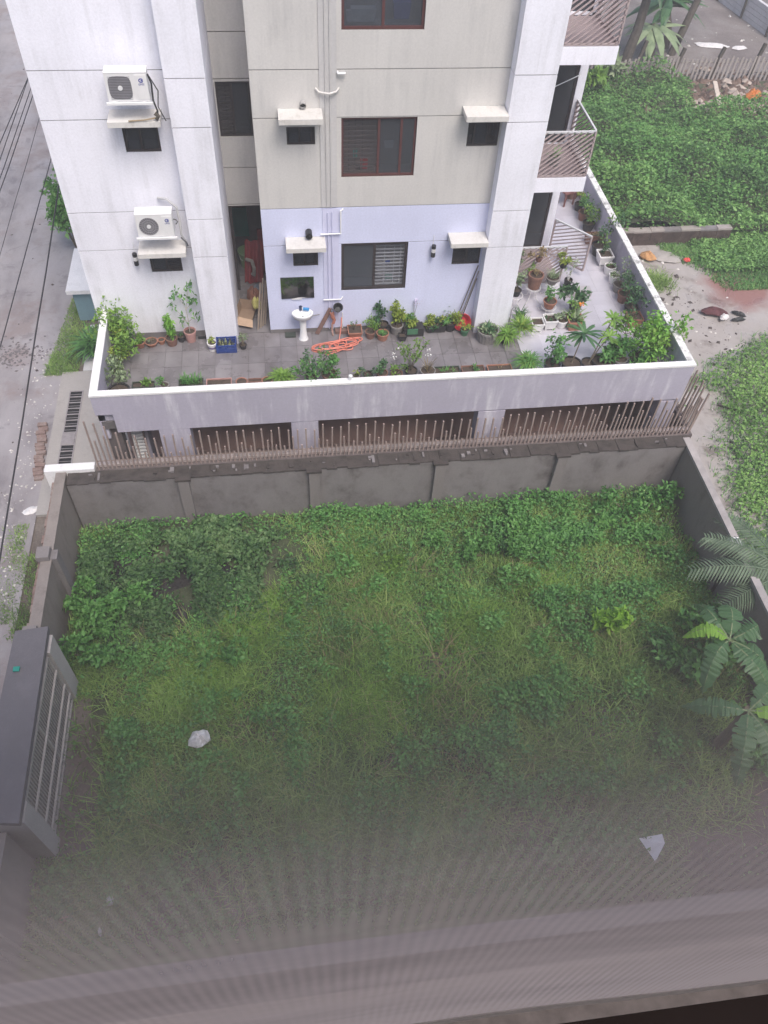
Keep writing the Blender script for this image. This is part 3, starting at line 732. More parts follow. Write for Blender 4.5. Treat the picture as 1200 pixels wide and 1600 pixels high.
# overhead cables along the street
CAB = plain('black_cable', (0.03, 0.028, 0.03), 0.6, 0.1)
for a, b, r, lab in (((-5.877, 3.090, 1.600), (-5.900, -1.732, 1.000), .020, 'thickest black cable, nearest the building, above the street'), ((-6.276, 0.216, 1.800), (-6.286, -2.299, 1.800), .014, 'dark cable second from the building above the street'),
        ((-6.490, 4.883, 3.200), (-6.516, 1.746, 3.200), .013, 'cable of the street bundle closest to the building'), ((-6.729, 5.304, 3.000), (-6.745, 2.737, 3.000), .012, 'second cable of the street bundle'),
        ((-6.894, 5.309, 3.000), (-6.903, 3.685, 3.000), .012, 'third cable of the street bundle'), ((-7.140, 5.730, 2.800), (-7.172, 4.919, 2.800), .013, 'cable of the street bundle farthest from the building'), ((-6.808, 7.369, 2.000), (-6.771, 2.901, 2.000), .008, 'faint thin wire between the bundle and the building')):
    a, b = Vector(a), Vector(b); d = (b - a).normalized()
    pts = [a + d * q + Vector((.01 * math.sin(q), 0, .0006 * q * q)) for q in (-30, -22, -15, -10, -6, -3, 0, 2, 4, 7, 10, 14, 20)]
    tag(MB().tube(pts, r, 5).build('cable', CAB), lab, 'cable', 'overhead cables along the street')

# ------------------------------------------------------------------ foliage materials
GRASS = leafy('grass_blades', [(0.036, 0.058, 0.016), (0.075, 0.112, 0.03), (0.12, 0.165, 0.044), (0.17, 0.19, 0.068)], 0.6, 0.2, 0.5)
WEED = leafy('weed_leaves', [(0.022, 0.05, 0.018), (0.045, 0.095, 0.03), (0.075, 0.14, 0.042), (0.11, 0.155, 0.05)], 0.5, 0.25, 0.45)
CREEP = leafy('creeper_leaves', [(0.013, 0.028, 0.010), (0.026, 0.050, 0.017), (0.046, 0.078, 0.027), (0.078, 0.105, 0.045)], 0.5, 0.2, 0.9)
THICK = leafy('thicket_leaves', [(0.02, 0.045, 0.014), (0.045, 0.09, 0.026), (0.078, 0.138, 0.04), (0.12, 0.185, 0.06)], 0.5, 0.25, 0.3)
SIDEW = leafy('side_plot_weeds', [(0.04, 0.075, 0.02), (0.07, 0.12, 0.034), (0.11, 0.17, 0.05), (0.15, 0.2, 0.07)], 0.55, 0.3, .6)
FRESH = leafy('fresh_green_leaves', [(0.035, 0.08, 0.022), (0.06, 0.125, 0.032), (0.095, 0.165, 0.05)], 0.5, 0.3, 2)
VIVID = leafy('vivid_leaves', [(.09, .16, .018), (.13, .21, .028), (.17, .25, .045)], .45, .35, 2)
TUFT = leafy('tuft_blades', [(0.06, 0.10, 0.018), (0.105, 0.165, 0.03), (0.15, 0.205, 0.045)], 0.55, 0.25, 1.0)
LIME = leafy('light_green_leaves', [(0.045, 0.08, 0.014), (0.08, 0.13, 0.024), (0.12, 0.17, 0.04)], 0.45, 0.3, 2)
BRIGHT = leafy('bright_green_leaves', [(0.045, 0.10, 0.015), (0.08, 0.155, 0.026), (0.115, 0.2, 0.04)], 0.4, 0.3, 2)
MID = leafy('mid_green_leaves', [(0.025, 0.06, 0.018), (0.05, 0.11, 0.03), (0.08, 0.15, 0.04)], 0.45, 0.25, 2)
DARK = leafy('dark_green_leaves', [(0.013, 0.034, 0.016), (0.028, 0.06, 0.026), (0.05, 0.085, 0.036)], 0.4, 0.2, 2)
YEL = leafy('yellow_green_leaves', [(0.07, 0.095, 0.013), (0.125, 0.145, 0.024), (0.18, 0.185, 0.045)], 0.45, 0.3, 2)
GREYL = leafy('grey_green_leaves', [(0.06, 0.075, 0.045), (0.11, 0.13, 0.075), (0.16, 0.17, 0.11)], 0.55, 0.2, 2)
DRYL = leafy('dry_brown_leaves', [(0.07, 0.045, 0.025), (0.13, 0.09, 0.05), (0.2, 0.15, 0.09)], 0.7, 0.15, 2)
STEMM = plain('woody_stem', (0.16, 0.13, 0.09), 0.8, 0.3, 12)
BARK = plain('tree_bark', (0.09, 0.075, 0.062), 0.9, 0.35, 6, bmp=0.5)

# lot vegetation: a low height field of weeds, grass tufts and a creeper mound
def scatter(n, x0, x1, y0, y1, dens):
    P = []
    got = 0
    while got < n:
        x = nr.uniform(x0, x1, n); y = nr.uniform(y0, y1, n)
        k = nr.random(n) < dens(x, y); P.append(np.stack([x[k], y[k]], 1)); got += int(k.sum())
    return np.concatenate(P)[:n]
def lot_h(x, y):
    return np.clip(0.16 + 0.16 * vnoise(x, y, 0.7, 11) + 0.14 * vnoise(x, y, 1.7, 12) + 0.3 * np.exp(-((y + 4.3) / 0.6) ** 2) * np.clip(.5 + 1.6 * vnoise(x, y, .6, 13), 0, 1.4) + 0.25 * np.exp(-((x - 9.3) / 1.0) ** 2) * np.exp(-((y + 5) / 1.5) ** 2), 0.03, 1.0)
mound = lambda x, y: np.exp(-(((x + 2.6) / 2.9) ** 2 + ((y + 5.4) / 1.75) ** 2) * 1.1)
def broad(n, area, hfun, size, z0, mat, name, label, dens, lift=0.0, fold=0.2, up=1.6):
    p = scatter(n, *area, dens); h = hfun(p[:, 0], p[:, 1])
    z = z0 + h * (1 - 0.75 * nr.random(n) ** 2.2) + lift
    D = rand_dirs(n, 0.1); D[:, 2] = np.abs(D[:, 2]) * 0.5 - 0.12; N = rand_dirs(n, up)
    L = nr.uniform(*size, n); v, f = leaf_arrays(np.column_stack([p, z]), D, N, L, L * nr.uniform(0.45, 0.75, n), fold)
    return stuff(np_mesh(name, v, f, mat), label)
def grass(n, area, hr, wr, z0, mat, name, label, dens, lean=1.0):
    p = scatter(n, *area, dens); hh = nr.uniform(*hr, n) * (0.75 + 0.5 * (vnoise(p[:, 0], p[:, 1], 0.9, 21) + 0.5)); w_ = nr.uniform(*wr, n)
    a = nr.uniform(0, 2 * PI, n); ln = np.abs(nr.normal(0, lean, n)) * hh
    dx, dy = np.cos(a), np.sin(a); b = np.column_stack([p, np.full(n, z0)])
    mid = b + np.column_stack([dx * ln * .35, dy * ln * .35, hh * .6]); tip = b + np.column_stack([dx * ln, dy * ln, hh])
    sdv = np.column_stack([-dy, dx, np.zeros(n)]) * w_[:, None] / 2
    v = np.stack([b - sdv, b + sdv, mid + sdv * .8, tip, mid - sdv * .8], 1).reshape(-1, 3)
    i = np.arange(n)[:, None] * 5
    f = np.concatenate([i + np.array([[0, 1, 2]]), i + np.array([[0, 2, 4]]), i + np.array([[4, 2, 3]])], 1).reshape(-1, 3)
    return stuff(np_mesh(name, v, f, mat), label)
lot = (-5.45, 10.2, -14.4, -3.95)
bare = lambda x, y: np.clip(((x - 3.6) * .55 - (y + 12.6) * .9 - 1.2) * .6 + .5 * vnoise(x, y, 1.1, 34), 0, 1)
soilk = lambda x, y: np.clip(1 - bare(x, y), .03, 1) * np.clip(0.85 + 0.7 * vnoise(x, y, 0.55, 31) + 0.4 * vnoise(x, y, 1.6, 32), 0.05, 1) * np.where((x < -4.4) & (y < -8.6) & (y > -12), 0.12, 1)
grass(125000, lot, (0.10, 0.34), (0.012, 0.03), -3.05, GRASS, 'grass', 'rank green grass covering the walled lot', lambda x, y: soilk(x, y) * np.clip(1.1 - mound(x, y) * 1.6, 0.02, 1) * np.clip(1.25 - (y + 5) * 0.08, .35, 1))
broad(46000, lot, lot_h, (0.04, 0.095), -3.05, WEED, 'weeds', 'low broad-leaved weeds mixed through the lot grass', lambda x, y: np.clip(0.6 + 0.7 * vnoise(x, y, 0.8, 41) + 0.15 * np.exp(-((y + 4.5) / 1.2) ** 2), .05, 1) * np.clip(1.05 - bare(x, y), .04, 1) * np.clip(1.1 - mound(x, y), .1, 1) * np.where((x < -4.4) & (y < -8.6) & (y > -12), 0.1, 1))
broad(17000, (-5.4, 1.0, -7.6, -3.95), lambda x, y: 0.12 + 0.85 * mound(x, y) * (0.75 + 0.35 * vnoise(x, y, 1.3, 51)), (0.06, 0.15), -3.03, CREEP, 'creeper', 'leafy creeper sprawling over dark rubble by the back wall', lambda x, y: np.clip(mound(x, y) * 1.5, 0, 1) * np.clip(0.7 + 1.5 * vnoise(x, y, 1.9, 52), 0.0, 1))
broad(6000, (-4.6, 9.8, -5.6, -3.95), lambda x, y: 0.35 + 0.25 * vnoise(x, y, 1.2, 61), (0.06, 0.13), -3.0, MID, 'weeds', 'taller leafy weeds crowding the foot of the back wall', lambda x, y: np.clip(2.2 * vnoise(x, y, 0.8, 62) + 0.35 * (x > 5.5) - .1, 0.02, 1))
for (cx, cy, r_, n, lab) in ((6.2, -6.6, 1.0, 2400, 'fresh grass patch around the round blue-green shrub'), (4.0, -7.6, 1.2, 2400, 'yellow-green grass patch in the banana half of the lot'), (-1.2, -6.9, 1.0, 4200, 'bright fresh grass tuft beside the creeper mound'), (1.4, -9.4, 1.2, 3600, 'bright yellow-green grass patch in the middle of the lot'), (-2.6, -8.7, 1.2, 3200, 'fresh green grass patch near the white bag')):
    grass(n, (cx - 2, cx + 2, cy - 2, cy + 2), (0.16, 0.36), (0.012, 0.024), -3.05, TUFT, 'grass', lab, lambda x, y: np.exp(-(((x - cx) / r_) ** 2 + ((y - cy) / (r_ * .7)) ** 2) * 1.6))

clump = lambda seed, sc_, th: (lambda x, y: np.clip((vnoise(x, y, sc_, seed) * .7 + vnoise(x, y, sc_ * 2.3, seed + 1) * .5 - th) * 3, 0, 1) * np.where((x < -4.3) & (y < -8.4) & (y > -12.2), 0.05, 1) * np.clip(1 - mound(x, y), .05, 1) * np.clip(1 - bare(x, y), .03, 1))
broad(16000, lot, lambda x, y: .22 + .3 * np.clip(vnoise(x, y, 1.5, 91), 0, 1), (.05, .12), -3.0, FRESH, 'weeds', 'fresh green weed clumps dotted over the lot', clump(91, 1.5, .22))
broad(4500, lot, lambda x, y: .2 + .25 * np.clip(vnoise(x, y, 1.1, 95), 0, 1), (.05, .10), -3.0, FRESH, 'weeds', 'small fresh weed clumps dotted over the lot', clump(95, 1.1, .3))
broad(9000, lot, lambda x, y: .3 + .3 * np.clip(vnoise(x, y, .9, 97), 0, 1), (.06, .12), -3.0, MID, 'weeds', 'darker broad weed clumps dotted over the lot', clump(97, .9, .3))
grass(3500, lot, (.2, .5), (.008, .016), -3.05, DRYL, 'grass', 'dry brown stalks standing in the lot grass', clump(99, .8, .05), 1.2)

# right-hand plot
def thick_h(x, y): return np.clip(0.8 + 0.6 * vnoise(x, y, 0.33, 71) + 0.45 * vnoise(x, y, 0.9, 72) + .2 * vnoise(x, y, 2.1, 172), 0.12, 2.4)
tk = (10.7, 32, 8.1, 21.4)
dn = lambda x, y: np.clip(.85 + .3 * vnoise(x, y, 0.4, 73), 0, 1) * np.where((y > 16.9 + 1.3 * vnoise(x, y, .6, 74)) & (x > 19.3 + .8 * vnoise(x, y, .8, 75)), 0, 1)
sheet('thicket_ground', 10.7, 32, 8.22, 21.3, -3.05, LOTSOIL, 'dark soil under the weed thicket', 60, 40, lambda X, Y: -3.05 + thick_h(X, Y) * .55 * np.where((Y > 16.6) & (X > 19.3), .1, 1))
broad(95000, tk, thick_h, (0.06, 0.2), -3.05, THICK, 'undergrowth', 'dense green weed thicket filling the plot beyond the terrace', dn, up=1.1)
broad(16000, tk, lambda x, y: thick_h(x, y) + .12, (0.07, 0.18), -3.05, FRESH, 'undergrowth', 'lighter weed tops breaking through the thicket', lambda x, y: dn(x, y) * np.clip((vnoise(x, y, .5, 101) + .5 * vnoise(x, y, 1.4, 102)) * 1.6, 0, 1), up=1.1)
broad(9000, (13.6, 19.5, 6.0, 8.3), lambda x, y: 0.25 + 0.1 * vnoise(x, y, 1, 75), (0.07, 0.15), -3.05, THICK, 'undergrowth', 'weeds spilling over the low brick wall', lambda x, y: np.clip((x - 15.2) / 1.2 + .2 * vnoise(x, y, 1, 76), 0, 1))
grass(16000, (13.5, 19.5, 5.0, 8.2), (0.06, 0.16), (0.02, 0.035), -3.045, WEED, 'grass', 'short green grass below the low brick wall', lambda x, y: np.clip((x - 14.6 + (y - 6.6) * .8) * 1.2 + 0.6 * vnoise(x, y, 1, 77), 0, 1))
edge = lambda x, y: np.clip((x - (11.8 + np.where(y < 0, .33, .14) * (y + 3) + np.where(y > .4, (y - .4) * 1.6, 0) + 0.8 * vnoise(x, y, .9, 78) + .5 * vnoise(x, y, 2.6, 178))) * .8, 0, 1)
broad(44000, (10.8, 20, -11, 3.2), lambda x, y: 0.25 + 0.18 * vnoise(x, y, 0.8, 79), (0.06, 0.14), -3.045, SIDEW, 'undergrowth', 'bright low weeds over the plot beside the banana plants', edge)
grass(34000, (10.8, 20, -11, 3.2), (0.06, 0.2), (0.015, 0.03), -3.045, WEED, 'grass', 'short grass growing among the low weeds of the side plot', lambda x, y: np.clip(edge(x + .35, y), 0, 1))
grass(2500, (11.6, 14, 4.5, 6.9), (0.06, 0.2), (0.015, 0.03), -3.045, GRASS, 'grass', 'small grass tuft on the wet sand by the terrace', lambda x, y: np.exp(-(((x - 13.0) / .7) ** 2 + ((y - 5.7) / .5) ** 2) * 1.5))
grass(7000, (-7.35, -6.3, 2.2, 6.2), (0.03, 0.1), (0.012, 0.025), -3.03, GRASS, 'grass', 'short mossy grass strip between street and white tiles', lambda x, y: np.clip(.75 + .6 * vnoise(x, y, 1.5, 81), 0, 1) * (x > -7.3 + 0.1 * (y - 2)))
grass(1800, (-6.9, -6.2, -7, -4.5), (0.03, 0.1), (0.012, 0.025), -3.03, GRASS, 'grass', 'mossy grass strip at the foot of the street wall', lambda x, y: np.clip(.6 + .6 * vnoise(x, y, 1.5, 82), 0, 1))
grass(1500, (-8, -6.9, -6.5, -3.5), (0.02, 0.06), (0.012, 0.025), -3.03, GRASS, 'grass', 'sparse moss at the brick edge of the street', lambda x, y: np.exp(-(((x + 7.0) / .25) ** 2)))
def plant_patch(n, cx, cy, rx, ry, h, size, mat, nm, label, cat, z0=-3.05, group=None, stem=True):
    """A shrub: leaves through an uneven dome, on a few stems."""
    t = thing(nm, label, cat, (cx, cy, z0), 0, group)
    k = max(3, n // 130); ctr = np.column_stack([nr.normal(0, rx * .5, k), nr.normal(0, ry * .5, k), nr.uniform(.45, 1.0, k) * h])
    ci = nr.integers(0, k, n); P = ctr[ci] + rand_dirs(n) * (nr.random(n)[:, None] ** .5) * np.array([rx, ry, h * .45]) * .42
    P[:, 2] = np.abs(P[:, 2]) + .03; D = rand_dirs(n, .1); N = rand_dirs(n, 1.2); L = nr.uniform(*size, n)
    v, f = leaf_arrays(P, D, N, L, L * nr.uniform(.45, .7, n)); np_mesh('foliage', v, f, mat, t)
    if stem:
        m = MB()
        for c in ctr[:10]: m.tube([(0, 0, 0), (c[0] * .4, c[1] * .4, c[2] * .55), tuple(c)], 0.02 + .008 * h, 5, 0.008)
        m.build('stem', STEMM, t)
    return t
plant_patch(1300, -4.75, -6.75, .7, .6, 1.2, (.10, .19), FRESH, 'shrub', 'light green leafy sapling standing by the street wall', 'shrub')
plant_patch(700, -5.0, -7.6, .8, .5, .8, (.10, .18), MID, 'shrub', 'darker green shrub beside the light sapling and the gate', 'shrub')
plant_patch(900, 5.75, -5.65, .75, .6, .8, (.08, .15), FRESH, 'shrub', 'round blue-green shrub in the lot towards the third pier', 'shrub')
plant_patch(500, 4.7, -5.6, .5, .5, .6, (.08, .14), FRESH, 'shrub', 'small bright shrub just beside the round blue-green one', 'shrub')
plant_patch(900, 8.9, -4.8, .9, .7, .9, (.09, .16), MID, 'shrub', 'green shrub in the back corner near the thin dark wall', 'shrub')
plant_patch(420, 7.5, -5.0, .5, .4, .7, (.09, .15), FRESH, 'shrub', 'slender light shrub beside the corner shrub', 'shrub')
plant_patch(230, 7.3, -8.2, .48, .5, 1.05, (.16, .26), VIVID, 'shrub', 'vivid lime young shrub standing alone before the banana plants', 'shrub')
plant_patch(36, 7.4, -9.6, .18, .2, .35, (.12, .18), LIME, 'seedling', 'tiny pale seedling with round leaves below the vivid shrub', 'seedling')
plant_patch(60, 6.0, -11.6, .3, .3, .4, (.10, .18), LIME, 'seedling', 'small light seedling near the white sheet of paper', 'seedling')
plant_patch(260, 3.3, -5.2, .6, .4, .55, (.08, .14), FRESH, 'shrub', 'low fresh shrub against the middle of the back wall', 'shrub')
plant_patch(420, 2.0, -5.6, .8, .5, .35, (.06, .11), LIME, 'shrub', 'low spreading weed clump at the foot of the second pier', 'shrub')
plant_patch(160, -1.9, -8.1, .5, .35, .45, (.1, .18), MID, 'shrub', 'small dark shrub below the creeper mound', 'shrub')

plant_patch(700, 9.0, -9.2, .9, 1.0, .8, (.12, .24), MID, 'shrub', 'dark tangled growth under the banana plants', 'shrub')
plant_patch(500, 9.4, -11.8, .8, .8, .6, (.12, .22), MID, 'shrub', 'dark low growth by the thin wall nearest the viewer', 'shrub')

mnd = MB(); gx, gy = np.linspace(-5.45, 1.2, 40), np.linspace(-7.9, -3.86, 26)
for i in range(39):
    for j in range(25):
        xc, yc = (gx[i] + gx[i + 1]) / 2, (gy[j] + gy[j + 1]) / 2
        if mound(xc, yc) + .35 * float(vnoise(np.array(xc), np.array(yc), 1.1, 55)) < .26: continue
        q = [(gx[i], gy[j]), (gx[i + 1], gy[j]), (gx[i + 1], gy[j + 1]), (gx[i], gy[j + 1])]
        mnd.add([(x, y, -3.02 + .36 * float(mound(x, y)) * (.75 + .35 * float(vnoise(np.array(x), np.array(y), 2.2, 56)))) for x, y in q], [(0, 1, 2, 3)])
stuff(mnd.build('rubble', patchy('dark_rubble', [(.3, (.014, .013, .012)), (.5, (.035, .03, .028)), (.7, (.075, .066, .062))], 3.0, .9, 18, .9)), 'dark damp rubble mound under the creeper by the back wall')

sheet('earth_patch', 2.5, 10.2, -14.4, -10.4, -3.0, patchy('dark_brown_earth', [(.3, (.05, .036, .035)), (.5, (.085, .064, .062)), (.7, (.13, .10, .097))], 1.2), 'dark brown earth in the near banana corner of the lot', 40, 24, lambda X, Y: -3.16 + .22 * bare(X, Y))  # darker brown sheet rising where the grass thins out

# litter in the lot
POLY = plain('white_plastic', (0.74, 0.71, 0.70), 0.4, 0.16, 9)
def crumple(name, loc, sx, sy, h, mat, label, cat, rz=0.0, seed=1):
    r_ = random.Random(seed); m = MB(); n = 9
    n = 15; prof = [(1.0, 0), (1.06, .22), (.9, .5), (.66, .78), (.34, .95)]; vs = []; ph = [r_.uniform(0, 6) for _ in range(3)]
    for k, z in prof:
        for i in range(n):
            a = 2 * PI * i / n; q = k * (1 + .16 * math.sin(2 * a + ph[0]) + .10 * math.sin(5 * a + ph[1] + z * 3) + r_.uniform(-.07, .07))
            vs.append((math.cos(a) * sx * q, math.sin(a) * sy * q, max(0, h * (z + .22 * math.sin(3 * a + ph[2]) * z + r_.uniform(-.08, .08) * (z > 0)))))
    L_ = len(prof); fs = [(j * n + i, j * n + (i + 1) % n, (j + 1) * n + (i + 1) % n, (j + 1) * n + i) for j in range(L_ - 1) for i in range(n)]
    m.add(vs + [(0, 0, h * .9)], fs + [((L_ - 1) * n + i, (L_ - 1) * n + (i + 1) % n, L_ * n) for i in range(n)])
    o = m.build(name, mat); o.location = loc; o.rotation_euler = (0, 0, rz); return tag(o, label, cat)
crumple('plastic_bag', (-2.38, -9.95, -2.72), .19, .21, .2, POLY, 'crumpled white plastic bag lying on the grass', 'bag', .3, 3)
pp = MB().add([(-.25, .16, .06), (.26, .2, .02), (.22, .0, .1), (-.06, -.3, .03), (-.02, .05, .09)], [(0, 4, 2, 1), (0, 3, 4), (3, 2, 4)]).build('paper', plain('white_paper', (0.80, 0.79, 0.83), .7, .03)); pp.location = (6.555, -13.169, -2.550); tag(pp, 'flat white folded sheet of paper on the near grass', 'paper')
crumple('plastic_cup', (-3.985, -12.944, -2.800), .075, .085, .12, POLY, 'small white cup dropped in the near corner of the lot', 'cup', 0, 5)
crumple('plastic_wrapper', (-2.983, -13.157, -2.800), .13, .1, .05, glass('clear_plastic', (0.8, 0.82, 0.86), .6, .2), 'clear crumpled plastic wrapper near the white cup', 'wrapper', .6, 6)
crumple('paper_scrap', (-4.124, -13.454, -2.800), .03, .09, .04, POLY, 'narrow white paper scrap near the beige wall', 'paper', .2, 7)
crumple('orange_peel', (-4.796, -13.173, -2.800), .08, .06, .05, plain('ochre_scrap', (.42, .30, .18), .8, .2), 'ochre scrap in the near corner by the street wall', 'litter', .2, 8)
crumple('paper_scrap', (-2.088, -6.295, -2.750), .05, .05, .04, POLY, 'tiny white scrap caught in the creeper', 'paper', .2, 9)
crumple('paper_scrap', (-6.918, -3.049, -3.020), .2, .12, .05, POLY, 'white paper lying on the street by the brick edge', 'paper', .7, 10)

# banana plants and palm fronds along the thin wall
BAN = leafy('banana_leaf', [(0.022, 0.045, 0.02), (0.035, 0.068, 0.028), (0.055, 0.09, 0.042)], 0.4, 0.25, .8)
BANY = leafy('young_banana_leaf', [(0.09, 0.16, 0.02), (0.13, 0.21, 0.03)], 0.4, 0.35, .8)
def banana(loc, leaves, label, hgt):
    t = thing('banana_plant', label, 'plant', loc)
    MB().tube([(0, 0, 0), (.03, 0, hgt * .5), (0, .02, hgt)], .13, 9, .08).build('trunk', plain('banana_stem', (.15, .13, .075), .7, .3, 5), t)
    for (az, ln, wd, rise, mt) in leaves:
        a = math.radians(az); d = Vector((math.cos(a), math.sin(a), 0)); pts, ws = [], []; bend = rng.uniform(-.35, .35)
        for k in range(16):
            s_ = k / 15; ln_ = ln * .88; r_ = ln_ * s_ * (1 - .18 * s_); z = hgt + rise * math.sin(min(1, s_ * 1.15) * PI * .55) - ln * .55 * s_ ** 2.3
            pts.append(tuple(d * r_ + Vector((-d.y, d.x, 0)) * bend * ln * s_ ** 2 + Vector((0, 0, z)))); ws.append(0.02 if s_ < .12 else wd * (math.sin(PI * min(1, (s_ - .08) / .92) ** .8) ** .6 + .03) * rng.uniform(.74, 1.08))
        pts2, ws2 = [], []
        for k in range(40):                  # torn blade: notches run in towards the midrib
            q = k / 39 * 15; i0 = min(int(q), 14); w_ = q - i0
            pts2.append(tuple(Vector(pts[i0]).lerp(Vector(pts[i0 + 1]), w_) + Vector((0, 0, rng.uniform(-.012, .012)))))
            ww = ws[i0] * (1 - w_) + ws[i0 + 1] * w_
            ws2.append(ww * (rng.uniform(.25, .6) if k > 6 and rng.random() < .16 else rng.uniform(.92, 1.05)))
        MB().ribbon(pts2, ws2, (-d.y, d.x, 0), .3).build('leaf', mt, t)
        MB().tube([tuple(Vector(p) - Vector((0, 0, .012))) for p in pts], .02, 5, .006).build('midrib', plain('midrib_green', (.2, .25, .12), .6, .1), t)
banana((*(9.055, -9.576, -1.100)[:2], -3.05), [(158, 1.3, .2, .5, BANY), (70, 1.5, .28, .5, BAN), (205, 1.5, .26, .25, BAN), (285, 1.7, .28, .3, BAN), (5, 1.4, .26, .4, BAN), (320, 1.6, .26, .2, BAN), (120, 1.6, .24, .35, BAN)], 'banana plant with a bright young leaf beside the thin dark wall', 1.95)
banana((*(8.812, -11.180, -1.100)[:2], -3.05), [(175, 1.5, .22, .2, BAN), (235, 1.8, .27, .25, BAN), (335, 1.5, .24, .4, BANY), (30, 1.5, .25, .4, BAN), (290, 1.6, .25, .1, BAN)], 'banana plant nearer the viewer with a drooping pale leaf', 1.95)
def palm(loc, hgt, fronds, mat, label, lean=(0, 0), trunk_r=.1, ll=.45):
    t = thing('palm_tree', label, 'palm', loc)
    top = Vector((lean[0], lean[1], hgt))
    MB().tube([(0, 0, 0), tuple(top * .5 + Vector((lean[0] * .1, 0, 0))), tuple(top)], trunk_r, 9, trunk_r * .7).build('trunk', BARK, t)
    for (az, ln, rise, droop) in fronds:
        a = math.radians(az); d = Vector((math.cos(a), math.sin(a), 0)); sd_ = Vector((-d.y, d.x, 0)); m = MB(); pts = []
        for k in range(15):
            s_ = k / 14; pts.append(top + d * ln * s_ + Vector((0, 0, rise * s_ - droop * s_ ** 2.2)))
        m.tube(pts, .025, 5, .006)
        for k in range(2, 15):
            for q in range(2):
                p = pts[k] if q == 0 else (pts[k] + pts[k - 1]) / 2
                tl = ll * (1 - ((k - 6) / 12) ** 2) + .08
                for sg in (-1, 1):
                    e = p + (sd_ * sg * .8 + d * .45 + Vector((0, 0, -.35 - .2 * rng.random()))).normalized() * tl * rng.uniform(.85, 1.1)
                    m.ribbon([p, (p + e) / 2 + Vector((0, 0, .05)), e], [.022, .026, .003], d, .2)
        m.build('frond', mat, t)
    return t
palm((11.144, -7.970, -3.000), 1.75, [(168, 2.1, .75, .9), (140, 1.9, .9, .9), (110, 2.0, .8, .9), (70, 2.0, .7, .8), (20, 2.0, .7, .8), (195, 1.5, .3, .8), (330, 1.8, .6, .8)], leafy('grey_palm', [(.03, .042, .026), (.055, .07, .045), (.085, .1, .07)], .5, .2, 1), 'grey-green feathery palm by the thin wall above the banana plants')

# ------------------------------------------------------------------ beyond the terrace
SLATM = stained('slat_concrete', (.36, .32, .30), (.19, .16, .145), .7, .9, streak=(4, 4, 1), patch=1.5)
DKBR = patchy('dark_old_brick', [(.3, (.035, .025, .022)), (.5, (.075, .05, .043)), (.7, (.12, .09, .08))], 2.5)
lw = thing('brick_wall', 'low dark brick wall with a stepped pale top below the thicket', 'wall', (14.6, 8.0, -3.05)); off = (14.6, 8.0, -3.05)
x = 12.0
while x < 16.7:
    l = rng.uniform(.5, .75)
    MB().box(x, x + l - .012, 7.96, 8.2, -3.1, -2.5 - .03 * ((x - 11) % 1.3)).build('wall_panel', DKBR, lw, off=off)
    zt = -2.498 - .03 * ((x - 11) % 1.3)
    MB().box(x - .01, x + l - .012, 7.95, 8.22, zt, zt + .07).build('cap_stone', CEM if rng.random() < .4 else SLATM, lw, off=off); x += l
sf = thing('slat_fence', 'leaning grey concrete slat fence between thicket and bare yard', 'fence', (20, 21.7, -3.05)); off = (20, 21.7, -3.05)
x = 15.2
while x < 27.5:
    h = rng.uniform(.95, 1.1); ln = .25 + rng.uniform(-.08, .08)
    MB().bar((x, 21.6, -3.1), (x + ln * .5, 21.7, -3.05 + h), .10, .03, (0, 1, 0)).build('slat', SLATM, sf, off=off); x += rng.uniform(.19, .26)
for x in np.arange(15.5, 27.6, 2.0):
    MB().bar((x, 21.75, -3.1), (x + .35, 21.8, -1.6 + rng.uniform(-.1, .5)), .14).build('post', BARK, sf, off=off)
for z in (-2.75, -2.25):
    MB().bar((15.2, 21.78, z), (27.5, 21.78, z), .06).build('rail', SLATM, sf, off=off)
wb = thing('block_wall', 'white painted block wall with dark posts at the yard corner', 'wall', (26.8, 29, -3.05)); off = (26.8, 29, -3.05)
WBL = stained('white_block', (.62, .60, .62), (.36, .33, .32), .7, .85, streak=(3, 3, 3), patch=1.2)
dvec = (Vector((26.9, 26.6, 0)) - Vector((26.0, 32.6, 0))).normalized()
for k in range(18):
    for j in range(5):
        p = Vector((26.0, 32.6, 0)) + dvec * (.42 * k + (.2 if j % 2 else 0))
        MB().bar((p.x, p.y, -2.95 + .24 * j), tuple(p + dvec * .405 + Vector((0, 0, -2.95 + .24 * j))), .2, .225).build('block', WBL, wb, off=off)
for k in (2, 8, 14):
    p = Vector((26.0, 32.6, 0)) + dvec * (.42 * k) - Vector((.18, .03, 0))
    MB().bar((p.x, p.y, -3.1), (p.x, p.y, -1.3), .09).build('post', BARK, wb, off=off)
def tall_tree(base, lean, hgt, label, n=26, tone=DARK, r_=.2):
    t = thing('banana_tree', label, 'tree', base); top = Vector((lean[0], lean[1], hgt))
    MB().tube([(0, 0, -.1), tuple(top * .35 + Vector((.1, 0, 0))), tuple(top * .7), tuple(top)], r_, 9, r_ * .6).build('trunk', BARK, t)
    m = MB()
    for k in range(n):
        a = rng.uniform(0, 2 * PI); d = Vector((math.cos(a), math.sin(a), 0)); o_ = top * rng.uniform(.75, 1.0); ln = rng.uniform(1.3, 2.4); dr = rng.uniform(.5, 1.6)
        pts = [tuple(o_ + d * ln * s_ + Vector((0, 0, .5 * s_ - dr * s_ ** 2))) for s_ in (0, .2, .45, .7, 1)]
        m.ribbon(pts, [.03, .16, .22, .18, .01], (-d.y, d.x, 0), .2)
    m.build('crown', tone, t)
tall_tree((20.6, 24.6, -3.05), (2.0, 1.5, ), 6.5, 'leaning dark trunk in the grey yard, crown above', 20)
tall_tree((17.3, 22.6, -3.05), (1.0, 1.0), 5.2, 'thick dark banana tree by the slat fence next to the balcony', 34, DARK, .26)
tall_tree((20.619, 25.418, -3.050), (-.3, .6), 2.2, 'shorter banana tree with dark drooping leaves in the yard', 26, DARK, .18)
